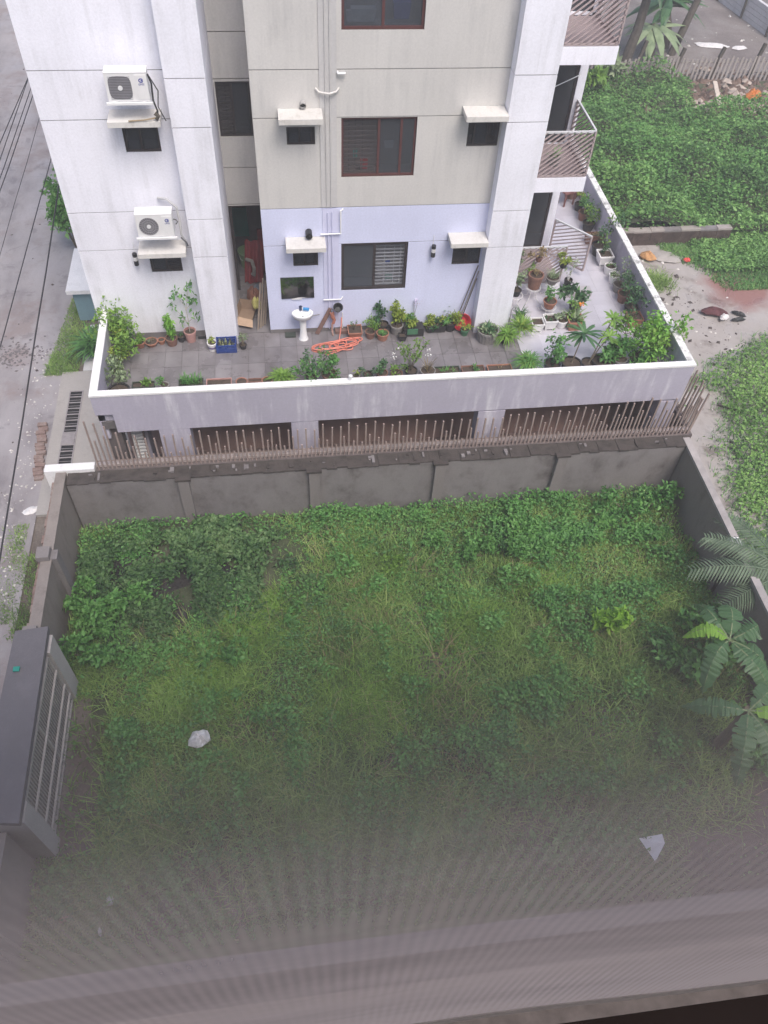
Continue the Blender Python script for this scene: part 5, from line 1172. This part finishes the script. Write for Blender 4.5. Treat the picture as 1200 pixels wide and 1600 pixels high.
potted((7.82, 1.3, .82), 'round', .12, .14, BLACKP, 'bright yellow-green plant in a black pot at the balcony corner', (p_bush, 130, .24, .2, (.07, .11), YEL, .12))
rs = tag(MB().box(6.0, 6.22, 1.60, 1.64, .2, 1.0).build('red_cloth', plain('faded_red', (.27, .07, .07), .9, .2, 4)), 'faded red cloth behind the lowest balcony slats', 'cloth')
t = potted((8.15, 1.45, 0), 'round', .12, .3, BLACKP, 'slender pale plant beside a black pot next to the slatted gate', (p_twigs, 9, .75, .4, WIRE, .26, 9, GREYL, (.06, .1)))
# right parapet row
SIDE = [((9.55, -.30, 0), 'square', .2, .3, TERRA, 'terracotta planter against the side parapet beside the feathery bush', (p_bush, 70, .3, .5, (.08, .12), DARK, .28)),
    ((9.62, .20, 0), 'round', .19, .26, BLACKP, 'dark bushy plant low along the side parapet', (p_bush, 190, .35, .65, (.06, .11), DARK, .22)),
    ((9.6, .75, 0), 'round', .2, .28, TERRD, 'brown pot with a dark rounded bush along the side parapet', (p_bush, 220, .4, .7, (.06, .11), DARK, .24)),
    ((9.6, 1.22, 0), 'round', .18, .24, GREYP2, 'grey-leaved thin bush before the white round pots', (p_bush, 150, .35, .6, (.05, .09), GREYL, .22)),
    ((9.6, 1.66, 0), 'round', .17, .26, WHITEP, 'white round pot, nearer the corner of two by the side parapet', (p_bush, 20, .1, .1, (.05, .08), DARK, .2)),
    ((9.6, 2.08, 0), 'round', .18, .26, WHITEP, 'white round pot next to the white square planter on legs', (p_bush, 24, .1, .12, (.05, .08), MID, .2)),
    ((9.56, 2.56, .06), 'square', .22, .3, WHITEP, 'white square planter on legs by the side parapet', (p_bush, 60, .2, .25, (.06, .1), DARK, .26)),
    ((9.55, 3.05, 0), 'round', .24, .32, BLACKP, 'black tub with a tall sparse shrub by the side parapet', (p_bush, 160, .4, .95, (.07, .12), DARK, .28), (p_bush, 60, .3, .9, (.07, .12), LIME, .4)),
    ((9.6, 3.65, 0), 'trough', .3, .3, TERRD, 'brown box planter in the middle of the side parapet row', (p_bush, 30, .2, .12, (.05, .08), DRYL, .24)),
    ((9.6, 4.35, 0), 'round', .2, .26, BLACKP, 'dark pot with mixed yellow-green leaves on the side row', (p_bush, 200, .36, .55, (.06, .1), LIME, .22), (p_bush, 120, .36, .6, (.06, .1), DARK, .22)),
    ((9.62, 4.95, 0), 'round', .19, .26, TERRD, 'far brown pot with greenish leaves on the side row', (p_bush, 180, .32, .55, (.06, .1), MID, .22)),
    ((9.62, 5.5, 0), 'round', .15, .22, BLACKP, 'round ball of yellow flowers at the far end of the side row', (p_bush, 130, .16, .2, (.05, .08), YEL, .35)),
    ((9.6, 6.3, 0), 'tub', .25, .3, TERRD, 'darkest tub at the far end under the balcony', (p_bush, 90, .3, .5, (.07, .12), DRYL, .26))]
for a in SIDE: potted(*a)
ch = thing('stool', 'reddish wooden stool at the far end of the terrace', 'stool', (9.3, 5.9, 0), .4)
WOODR = plain('reddish_wood', (.20, .085, .075), .6, .2, 6); MB().box(-.22, .22, -.2, .2, .42, .47).build('seat', WOODR, ch)
for i in (-1, 1):
    for j in (-1, 1): MB().bar((i * .18, j * .16, 0), (i * .18, j * .16, .42), .045).build('leg', WOODR, ch)

# ------------------------------------------------------------------ basin, hose, lamps and household things
bs = thing('wash_basin', 'white pedestal wash basin against the lavender wall below the mirror', 'wash basin', (.5, -.26, 0)); CER = plain('white_ceramic', (.84, .84, .85), .15, .03)
def ell(k, z, rx=.28, ry=.22): return [(rx * k * math.cos(2 * PI * i / 24), (ry if math.sin(2 * PI * i / 24) < 0 else ry * .75) * k * math.sin(2 * PI * i / 24), z) for i in range(24)]
def loft(m, rings):
    n = len(rings[0]); o_ = len(m.v)
    for r_ in rings: m.v += r_
    for i in range(len(rings) - 1): m.f += [(o_ + i * n + j, o_ + i * n + (j + 1) % n, o_ + (i + 1) * n + (j + 1) % n, o_ + (i + 1) * n + j) for j in range(n)]
    m.f.append(tuple(o_ + (len(rings) - 1) * n + j for j in range(n))); return m
loft(MB(), [ell(.4, .64), ell(.85, .70), ell(.99, .80), ell(1.0, .83), ell(.95, .84), ell(.80, .832), ell(.66, .76), ell(.3, .72)]).build('bowl', CER, bs, smooth=True)
MB().lathe([(.13, 0), (.10, .08), (.085, .3), (.095, .67)], 16).build('pedestal', CER, bs, smooth=True)
MB().disc(.02, .7215, 10, (0, -.02, 0)).build('drain_hole', BLK, bs); CHR = plain('chrome', (.6, .6, .62), .15, .02, metal=1)
MB().tube([(0, .13, .84), (0, .13, .93), (0, .04, .95), (0, .02, .92)], .014, 8).build('tap', CHR, bs)
pipe2 = MB().tube([(.2, .1, .62), (.45, .2, .6)], .012, 6).build('supply_pipe', plain('grey_hose', (.2, .2, .21), .5), bs)
mg = tag(MB().lathe([(.04, 0), (.045, .1), (.038, .1), (.036, .02)], 14).disc(.04, 0.001, 14).build('mug', plain('navy_mug', (.03, .05, .12), .4)), 'small navy mug standing at the back of the wash basin', 'mug'); mg.location = (.46, -.16, .845)
sp = tag(MB().box(-.075, .075, -.035, .035, 0, .045).build('sponge', plain('blue_sponge', (.05, .28, .60), .8, .15, 20)), 'bright blue sponge on the back rim of the wash basin', 'sponge'); sp.location = (.6, -.17, .845); sp.rotation_euler = (0, 0, -.2)
mi = thing('mirror', 'plain rectangular mirror on the lavender wall over the wash basin', 'mirror', (.41, -.012, 1.41)); mm, mt_, mp_ = nodes_of('mirror_glass'); mp_.inputs['Metallic'].default_value = 1; mp_.inputs['Base Color'].default_value = (.42, .41, .42, 1); mp_.inputs['Roughness'].default_value = .06
b = MB().box(-.415, .415, -.008, .01, -.31, .31).build('glass', mm, mi); b.rotation_euler = (math.radians(-1.5), 0, 0)
MB().box(-.16, .1, -.02, .0, -.345, -.312).build('soap_shelf', PVC, mi)
# hose heap and the tap it hangs from
HOSE = plain('orange_hose', (.72, .235, .17), .45, .1, 5); hp = []
loops = [(.95, -.75, .42, .17, 0.1), (1.25, -.70, .55, .22, .2), (1.35, -.60, .50, .12, .25), (1.55, -.62, .42, .20, -.1), (1.1, -.85, .33, .2, .35), (1.75, -.55, .34, .10, .3), (1.3, -.72, .62, .15, .12)]
for k, (cx, cy, rx, ry, rt) in enumerate(loops):
    for j in range(26):
        a = 2 * PI * j / 26 + k * 1.1; w_ = j / 26
        nx_ = loops[min(k + 1, len(loops) - 1)]
        q = 1 - w_; x0, y0 = rx * math.cos(a), ry * math.sin(a)
        cxx, cyy = cx * q + nx_[0] * w_, cy * q + nx_[1] * w_
        hp.append((cxx + x0 * math.cos(rt) - y0 * math.sin(rt), cyy + x0 * math.sin(rt) + y0 * math.cos(rt), .02 + .014 * k + .012 * math.sin(3 * a)))
hp = [(1.52, -.10, .50), (1.5, -.2, .3), (1.46, -.3, .1)] + hp
tag(MB().tube(hp, .014, 6).build('garden_hose', HOSE, smooth=True), 'orange garden hose heaped in loops on the grey terrace floor', 'hose')
gt = thing('garden_tap', 'wall tap with a bunched orange hose end beside the wash basin', 'tap', (1.26, -.03, .75)); MB().tube([(0, 0, 0), (0, -.12, 0), (0, -.14, -.05)], .016, 8).build('spout', CHR, gt)
MB().tube([(0, -.13, -.03), (.02, -.16, -.15), (.06, -.15, -.26), (.03, -.17, -.36)], .06, 8, .04).build('wrapped_cloth', plain('orange_cloth', (.40, .16, .11), .85, .25, 8), gt)
MB().tube([(.01, -.17, -.36), (.0, -.16, -.55), (.02, -.18, -.74)], .03, 7, .022).build('hose_end', plain('faded_hose', (.52, .33, .28), .6, .15), gt)
pt_ = thing('hanging_pot', 'black round pot hung on the wall beside the garden tap', 'pot', (1.42, -.14, .78)); b = MB().lathe([(.08, 0), (.12, .16), (.13, .16), (.11, .15), (.07, .02)], 14).disc(.07, .02, 14).build('bowl', BLK, pt_); b.rotation_euler = (math.radians(30), 0, 0)
bd = tag(MB().bar((.86, -.14, .03), (1.24, -.06, .78), .11, .02, (0, 1, 0)).build('board', plain('brown_board', (.20, .12, .10), .8, .2, 6)), 'brown board leaning on the wall between basin and tap', 'board')
bx = tag(MB().box(1.35, 1.95, -.16, -.03, 0, .09).build('wooden_block', plain('brown_block', (.19, .115, .095), .8, .2, 6)), 'low brown wooden block along the wall behind the hose', 'block')
mat_ = tag(MB().box(.02, .3, -.22, -.04, 0, .05).build('cloth', plain('dark_rag', (.05, .06, .05), .9, .3)), 'dark rag on the floor beside the basin pedestal', 'cloth')
tp = thing('tap_cap', 'small white capped pipe stub on the parapet coping', 'pipe', (1.47, -3.03, .951)); MB().lathe([(.035, 0), (.035, .1), (.045, .1), (.045, .15), (0.001, .16)], 12).build('stub', PVC, tp)
def lamp(x, y, z, label):
    t = thing('wall_lamp', label, 'lamp', (x, y, z), 0, 'cylinder wall lamps')
    MB().box(-.03, .03, -.05, 0, -.05, .05).build('bracket', BLK, t)
    for a, b_, mt in ((-.17, -.04, BLK), (-.04, .06, plain('lamp_glass', (.66, .66, .66), .3, .05)), (.06, .14, BLK)): MB().lathe([(.055, a), (.055, b_)], 14, (0, -.11, 0)).disc(.055, b_, 14, (0, -.11, 0)).build('glass' if mt is not BLK else 'cap', mt, t)
    MB().tube([(0, -.01, .05), (0, -.01, .36)], .007, 5).build('conduit', PVC, t)
lamp(-3.38, .045, 2.44, 'black and white cylinder lamp on the white wall'); lamp(3.79, 0, 2.42, 'black and white cylinder lamp on the lavender wall')
# poles leaning by the column
for k, (a, b) in enumerate((((4.55, -.10, 0), (5.0, -.05, 1.9)), ((4.62, -.14, 0), (5.03, -.07, 1.75)), ((4.68, -.12, 0), (5.0, -.10, 1.55)))):
    tag(MB().tube([a, b], .014, 6).build('pole', [plain('dark_pole', (.10, .085, .08), .7, .2), plain('grey_pole', (.24, .22, .21), .7, .2), MATS['dark_pole']][k]), ['longest dark pole leaning in the corner by the white column', 'grey pole between two dark ones by the white column', 'shortest dark pole leaning by the white column'][k], 'pole')
# air conditioners on the white wall
def aircon(x, z, grille, label):
    t = thing('air_conditioner', label, 'air conditioner', (x, -.18, z), 0, 'air conditioners on the white wall')
    BODY = plain('aircon_white', (.76, .755, .75), .45, .06, 4); DG = plain('aircon_grey', (.16, .155, .17), .5, .15)
    MB().box(-.40, .40, -.32, 0, 0, .53).build('body', BODY, t); MB().box(-.405, .405, -.325, .0, .531, .548).build('lid', BODY, t)
    MB().box(.17, .398, -.333, -.3205, .04, .5).build('front_panel', BODY, t)
    c = (-.13, -.3225, .26)
    g = MB()
    if grille == 'round':
        for i in range(24):
            a = 2 * PI * i / 24; g.bar((c[0] + .05 * math.cos(a), c[1] - .006, c[2] + .05 * math.sin(a)), (c[0] + .21 * math.cos(a + .35), c[1] - .006, c[2] + .21 * math.sin(a + .35)), .006)
        for r_ in (.21, .15, .1): g.tube([(c[0] + r_ * math.cos(2 * PI * k / 28), c[1] - .008, c[2] + r_ * math.sin(2 * PI * k / 28)) for k in range(29)], .005, 4)
        fan = [(c[0] + .212 * math.cos(2 * PI * k / 28), c[1], c[2] + .212 * math.sin(2 * PI * k / 28)) for k in range(28)]
    else:
        for i in range(15): g.bar((c[0] - .21, c[1] - .006, c[2] - .21 + .03 * i), (c[0] + .21, c[1] - .006, c[2] - .21 + .03 * i), .005)
        fan = [(c[0] + .22 * math.copysign(abs(math.cos(q)) ** .5, math.cos(q)), c[1], c[2] + .22 * math.copysign(abs(math.sin(q)) ** .5, math.sin(q))) for q in [2 * PI * k / 28 for k in range(28)]]
    MB().add(fan, [tuple(reversed(range(28)))]).build('fan_opening', DG, t); g.build('fan_grille', plain('grille_grey', (.33, .325, .34), .5, .1), t)
    MB().tube([(c[0], c[1] - .002, c[2]), (c[0], c[1] - .02, c[2])], .045, 14).build('hub', BODY, t)
    for s_ in (-.28, .28): MB().box(s_ - .03, s_ + .03, -.36, .2, -.045, -.002).build('foot', BODY, t)
    MB().bar((-.45, -.345, -.03), (.45, -.345, -.03), .045).build('bracket', PVC, t)
    # maker's mark: a ring with a notch, and its word below
    LOGO = plain('logo_blue', (.06, .07, .28) if grille != 'round' else (.08, .08, .11), .5)
    lg = MB(); lc = (.285, -.334, .40)
    lg.tube([(lc[0] + .038 * math.cos(a), lc[1], lc[2] + .032 * math.sin(a)) for a in [.5 + 5.3 * k / 20 for k in range(21)]], .010, 5).bar((lc[0], lc[1], lc[2]), (lc[0] + .04, lc[1], lc[2]), .016)
    lg.build('logo', LOGO, t)
    tx = bpy.data.curves.new('lettering', 'FONT'); tx.body = 'GREE'; tx.size = .05; tx.align_x = 'CENTER'; tx.extrude = .001
    tmp = bpy.data.objects.new('text_curve', tx); C.objects.link(tmp); me = bpy.data.meshes.new_from_object(tmp); bpy.data.objects.remove(tmp)
    me.materials.clear(); me.materials.append(LOGO); to = bpy.data.objects.new('lettering', me); C.objects.link(to); to.parent = t; to.location = (lc[0], -.3345, .31); to.rotation_euler = (PI / 2, 0, 0)
    return t
t = aircon(-2.71, 6.27, 'square', 'upper air conditioner with a square dark fan grille on the white wall')
MB().tube([(.42, -.25, .48), (.46, -.22, .3), (.45, -.3, 0), (.5, -.3, -.2), (.48, -.28, -.32)], .02, 6).build('pipe', BLK, t)
MB().tube([(.43, -.15, .4), (.55, -.1, .1), (.5, -.12, -.2), (.62, -.2, -.45)], .012, 6).build('cable', BLK, t)
MB().tube([(.48, -.3, -.33), (.2, -.34, -.36), (-.1, -.35, -.37)], .016, 6).build('cable', plain('tan_tape', (.30, .23, .14), .8, .3, 9), t)
cable_knot = MB().tube([(.44, -.3, -.24), (.5, -.32, -.3), (.45, -.33, -.36)], .05, 7, .035).build('pipe_joint', plain('dark_tape', (.07, .06, .045), .8, .3, 9), t)
t = aircon(-2.71, 3.28, 'round', 'lower air conditioner with a round spoked fan grille on the white wall')
GH = plain('grey_conduit', (.46, .46, .47), .6, .1)
MB().tube([(.1, .17, .66), (.3, .08, .68), (.5, .02, .5), (.53, -.05, .2), (.52, -.1, -.1), (.62, -.05, -.45)], .028, 7).build('pipe', GH, t)
MB().tube([(.41, -.2, .35), (.47, -.2, .33), (.5, -.18, .27), (.45, -.2, .22)], .012, 6).build('cable', BLK, t)
MB().tube([(.62, -.05, -.45), (.61, -.12, -.3), (.5, -.1, -.18)], .018, 6).build('cable', plain('dark_cable', (.09, .09, .1), .6), t)
# utility doorway clutter
gb = thing('bin', 'pale green plastic bin in the dark utility doorway', 'bin', (-.88, 3.1, 0)); GRB_ = plain('pale_green_plastic', (.27, .40, .22), .55, .12)
MB().lathe([(.2, 0), (.26, .46), (.28, .46), (.28, .5), (.255, .5), (.2, .03)], 18).disc(.2, .03, 18).build('body', GRB_, gb); MB().tube([(-.27, 0, .45), (-.2, -.15, .3), (0, -.26, .25), (.2, -.15, .3), (.27, 0, .45)], .008, 5).build('handle', PVC, gb)
tag(MB().add([(-1.3, 3.62, .62), (-.80, 3.6, .62), (-.82, 3.72, 1.42), (-1.3, 3.74, 1.42), (-1.3, 3.66, .62), (-.80, 3.64, .62), (-.82, 3.76, 1.42), (-1.3, 3.78, 1.42)], [(0, 1, 2, 3), (7, 6, 5, 4), (0, 4, 5, 1), (1, 5, 6, 2), (2, 6, 7, 3), (3, 7, 4, 0)]).build('board', plain('teal_plastic', (.015, .23, .19), .5, .1)), 'teal plastic board standing behind the green bin', 'board')
REDC = plain('dull_red_cloth', (.23, .035, .04), .85, .2, 3)
rc = MB(); n = 14
for j in range(6):
    for i in range(n): rc.v.append((-1.0 + .55 * i / n + .1 * j / 5, 2.2 + .3 * j / 5 + .04 * math.sin(i * 1.3), .04 + 1.15 * (j / 5) + .03 * math.sin(i * .9)))
rc.f = [(j * n + i, j * n + i + 1, (j + 1) * n + i + 1, (j + 1) * n + i) for j in range(5) for i in range(n - 1)]
tag(rc.build('red_sheet', REDC), 'dull red sheet hanging inside the utility doorway', 'cloth')
tag(MB().box(-.55, -.36, 2.75, 2.8, 0, 1.35).build('red_board', REDC), 'narrow red board standing at the back of the doorway', 'panel')
CARD = plain('cardboard', (.27, .19, .135), .85, .15, 5)
cb = thing('cardboard_box', 'torn open cardboard box on the floor of the doorway', 'box', (-.98, .75, 0), -.25); MB().add([(-.2, -.3, .02), (.2, -.3, .02), (.2, .3, .02), (-.2, .3, .02), (-.26, -.34, .26), (.27, -.36, .2), (.26, .34, .3), (-.24, .35, .3)], [(0, 1, 2, 3), (0, 1, 5, 4), (1, 2, 6, 5), (2, 3, 7, 6), (3, 0, 4, 7)]).build('body', CARD, cb)
MB().add([(-.26, -.34, .262), (.27, -.36, .202), (.31, -.55, .1), (-.3, -.52, .12)], [(0, 1, 2, 3)]).build('flap', plain('pale_cardboard', (.42, .30, .21), .85, .15), cb)
crumple('wrapper', (-.68, .95, .18), .11, .17, .25, plain('yellow_wrapper', (.55, .52, .18), .5, .2), 'yellow-green wrapper beside the torn cardboard box', 'wrapper', .2, 41)
crumple('bundle', (-.75, 1.35, .12), .2, .2, .35, plain('brown_bundle', (.20, .09, .06), .8, .3), 'reddish brown bundle behind the cardboard box', 'bundle', 0, 42)
crumple('bundle', (-.6, 1.55, .1), .2, .18, .3, plain('blue_grey_bundle', (.14, .17, .21), .8, .3), 'blue-grey bundle of cloth in the doorway', 'bundle', 0, 43)
for k, x in enumerate((-.62, -.55, -.49, -.43)):
    tag(MB().bar((x - .06, .18 + .07 * k, 0), (x + .10, .55 + .05 * k, 1.2 + .1 * (k % 2)), .045, .02).build('plank', plain('weathered_plank', (.26, .21, .17), .85, .2, 6)), ['outermost plank leaning at the doorway', 'second plank leaning at the doorway', 'third plank leaning at the doorway', 'innermost plank leaning against the lavender wall'][k], 'plank')
tag(MB().tube([(-.9, 2.35, .7), (-.75, 2.2, .75), (-.7, 2.15, .55), (-.72, 2.2, .3), (-.78, 2.3, .28)], .05, 7).build('mop_head', plain('grey_mop', (.28, .27, .25), .9, .2, 12)), 'grey mop hanging beside the red sheet', 'mop')
# things seen in the windows
def inwin(name, loc, size, mat, label, cat):
    b = MB().box(-size[0] / 2, size[0] / 2, -size[1] / 2, size[1] / 2, 0, size[2], taper=size[0] * .08).build(name, mat); b.location = loc; return tag(b, label, cat)
inwin('red_bottle', (2.06, .30, 4.36), (.17, .12, .2), plain('red_jug', (.5, .04, .04), .5), 'red plastic jug on the sill of the middle window', 'jug')
inwin('green_bottle', (1.86, .32, 4.62), (.1, .08, .18), plain('teal_bottle', (.02, .35, .27), .4), 'small teal bottle in the middle window', 'bottle')
inwin('tray', (2.62, .34, 4.8), (.22, .06, .16), plain('grey_tray', (.45, .45, .45), .5), 'grey tray standing behind the middle window glass', 'tray')
inwin('dish_rack', (1.98, .30, 7.42), (.5, .2, .24), plain('white_tray', (.72, .72, .72), .5), 'white dish rack on the sill of the topmost window', 'rack')
inwin('jar', (1.70, .27, 7.42), (.12, .12, .2), plain('white_jar', (.72, .70, .70), .5), 'white rounded jar beside the dish rack', 'jar')
inwin('bucket', (2.75, .36, 7.45), (.35, .2, .3), plain('blue_bucket', (.10, .14, .50), .5), 'blue bucket behind the topmost window glass', 'bucket')
inwin('curtain', (1.95, .45, 8.0), (.35, .05, .6), plain('violet_cloth', (.15, .10, .32), .8), 'violet cloth hanging in the topmost window', 'cloth')
inwin('towel', (2.6, .36, 1.42), (.3, .05, .42), plain('pale_towel', (.55, .53, .52), .9, .2, 9), 'pale towel hanging behind the lowest window grille', 'towel')
inwin('towel', (2.78, .31, 1.33), (.22, .04, .2), plain('mint_towel', (.35, .52, .47), .9, .2, 9), 'mint cloth at the bottom of the lowest window', 'towel')
inwin('peg', (2.72, .28, 1.83), (.12, .05, .1), plain('blue_peg', (.05, .12, .5), .5), 'bright blue clip hanging in the lowest window', 'clip')
# laundry and pole on the middle balcony
cl = MB()
for j in range(7):
    for i in range(6): cl.v.append((6.32 + .06 * i - .02 * j, 2.45 + .03 * math.sin(i * 2.1), 4.95 - .2 * j))
cl.f = [(j * 6 + i, j * 6 + i + 1, j * 6 + i + 7, j * 6 + i + 6) for j in range(6) for i in range(5)]
tag(cl.build('towel', plain('white_cloth', (.70, .69, .68), .9, .08)), 'white towel hanging on the middle balcony', 'towel')
tag(MB().tube([(6.5, 2.5, 4.92), (7.72, 2.9, 5.25)], .013, 6).build('drying_pole', PVC), 'thin white drying pole across the middle balcony', 'pole')
tag(MB().tube([(6.85 + .14 * math.cos(2 * PI * k / 16), 2.8, 4.35 + .26 * math.sin(2 * PI * k / 16)) for k in range(17)], .012, 6).build('hanger', CAB), 'black looped hanger in front of the middle balcony door', 'hanger')
pb = thing('palm_pot', 'slender potted plant standing on the middle balcony floor', 'potted plant', (7.2, 2.1, 3.365)); pot('round', .16, .24, GREYP2, pb); p_blades(pb, 18, .5, .02, GREYL, .22, .7, .05, .4)
# plants in the strip below the street-end parapet
sx = thing('spiky_shrub', 'dark spiky shrub below the parapet by the teal wall', 'shrub', (-5.75, 3.2, -3.0)); p_blades(sx, 260, .95, .03, MID, .3, .7, .28, .1); p_blades(sx, 120, .8, .03, DARK, .2, .7, .3, .1)
# pale rungs in the first opening of the ground floor
ld = thing('ladder', 'pale short-runged ladder standing in the first ground floor opening', 'ladder', (-3.85, -2.55, -3.0)); MB().bar((-.1, 0, 0), (-.1, .1, 2.6), .05).build('side_rail', PVC, ld); MB().bar((.16, 0, 0), (.16, .1, 2.6), .05).build('side_rail', DARKB, ld)
for k in range(20): MB().bar((-.1, .03, .3 + .115 * k), (.15, .04, .3 + .115 * k), .05, .045).build('rung', PVC, ld)

# ------------------------------------------------------------------ the viewer's own opening: parapet, sill and insect screen
vb = thing('viewer_building', 'dark sill and wall of the building the view is taken from', 'building', (0, -17.2, -3.0)); off = (0, -17.2, -3.0)
OWN = plain('own_wall', (.20, .165, .155), .85, .25, 2)
MB().box(-9, 11, -17.30, -17.10, -3.0, 12.329).build('wall', OWN, vb, off=off)
MB().box(-9, 11, -17.068, -16.99, 12.341, 12.39).build('sill', plain('grey_sill', (.10, .085, .08), .95, .3, 30, spec=.1), vb, off=off)
MB().box(-9, 11, -17.36, -17.0685, 12.33, 12.386).build('sill', plain('dark_sill', (.012, .008, .007), .95, .3, 4, spec=.05), vb, off=off)
def net_mat():
    m, t, p = nodes_of('insect_mesh'); g = t.nodes.new('ShaderNodeNewGeometry')
    dp = t.nodes.new('ShaderNodeVectorMath'); dp.operation = 'DOT_PRODUCT'
    t.links.new(g.outputs['Incoming'], dp.inputs[0]); t.links.new(g.outputs['Normal'], dp.inputs[1])
    c = math_node(t, 'MAXIMUM', math_node(t, 'ABSOLUTE', dp.outputs['Value']), 0.03)
    sx_ = t.nodes.new('ShaderNodeSeparateXYZ'); t.links.new(g.outputs['Position'], sx_.inputs[0])
    wv = math_node(t, 'SINE', math_node(t, 'ADD', math_node(t, 'MULTIPLY', sx_.outputs[0], 2 * PI / .0115), math_node(t, 'MULTIPLY', noise(t, mapped(t), 6, 3), 5.0)))
    den = math_node(t, 'ADD', .10, math_node(t, 'MULTIPLY', math_node(t, 'MULTIPLY', wv, ramp(t, noise(t, mapped(t), 2.2, 2), [(.35, (.1,) * 3), (.65, (1,) * 3)])), .013))
    den = math_node(t, 'ADD', den, math_node(t, 'MULTIPLY', math_node(t, 'SUBTRACT', noise(t, mapped(t, (2, 2, 9)), 1.2, 4), .5), .06))
    top_ = math_node(t, 'SUBTRACT', 13.61, sx_.outputs[2])
    fade = math_node(t, 'POWER', math_node(t, 'DIVIDE', top_, 0.36, True), .9)
    cov = math_node(t, 'MULTIPLY', math_node(t, 'DIVIDE', den, c), fade)
    cov = math_node(t, 'MINIMUM', cov, .93)
    d = t.nodes.new('ShaderNodeBsdfDiffuse'); d.inputs[0].default_value = (.355, .305, .30, 1)
    tl = t.nodes.new('ShaderNodeBsdfTranslucent'); tl.inputs[0].default_value = (.355, .305, .30, 1)
    ad = t.nodes.new('ShaderNodeMixShader'); ad.inputs[0].default_value = .4; t.links.new(d.outputs[0], ad.inputs[1]); t.links.new(tl.outputs[0], ad.inputs[2])
    tr = t.nodes.new('ShaderNodeBsdfTransparent'); mx = t.nodes.new('ShaderNodeMixShader')
    t.links.new(cov, mx.inputs[0]); t.links.new(tr.outputs[0], mx.inputs[1]); t.links.new(ad.outputs[0], mx.inputs[2]); t.links.new(mx.outputs[0], t.nodes['Material Output'].inputs[0])
    return m
ns = thing('insect_screen', 'fine grey insect screen sagging over the sill the view is taken from', 'screen', (0, -17.05, 12.391))
nx_, nz_ = 200, 16; nm_ = MB()
for j in range(nz_ + 1):
    for i in range(nx_ + 1):
        x = -8 + 18 * i / nx_; z = .0 + 1.225 * j / nz_
        nm_.v.append((x, .005 * math.sin(x * 3.1 + 1) * math.sin(PI * j / nz_) + .003 * math.sin(x * 7), z))
nm_.f = [(j * (nx_ + 1) + i, j * (nx_ + 1) + i + 1, (j + 1) * (nx_ + 1) + i + 1, (j + 1) * (nx_ + 1) + i) for j in range(nz_) for i in range(nx_)]
nm_.build('mesh_cloth', net_mat(), ns, smooth=True)
hm = MB()
for i in range(nx_):
    x0, x1 = -8 + 18 * i / nx_, -8 + 18 * (i + 1) / nx_
    f_ = lambda x: (x, .003 * math.sin(x * 7), 0)
    a, b = f_(x0), f_(x1); hm.bar((a[0], a[1] + .005, a[2] + .02), (b[0], b[1] + .005, b[2] + .02), .012, .05)
hm.build('hem', plain('grey_hem', (.10, .085, .08), .9, .3, 40), ns)

sc_ = MB().box(-.06, .06, -.05, .05, 0, .03).build('plastic_scrap', plain('teal_scrap', (.02, .28, .22), .6)); sc_.location = (-5.638, -9.037, -0.680); tag(sc_, 'small teal scrap lying on the dark gate roof', 'litter')
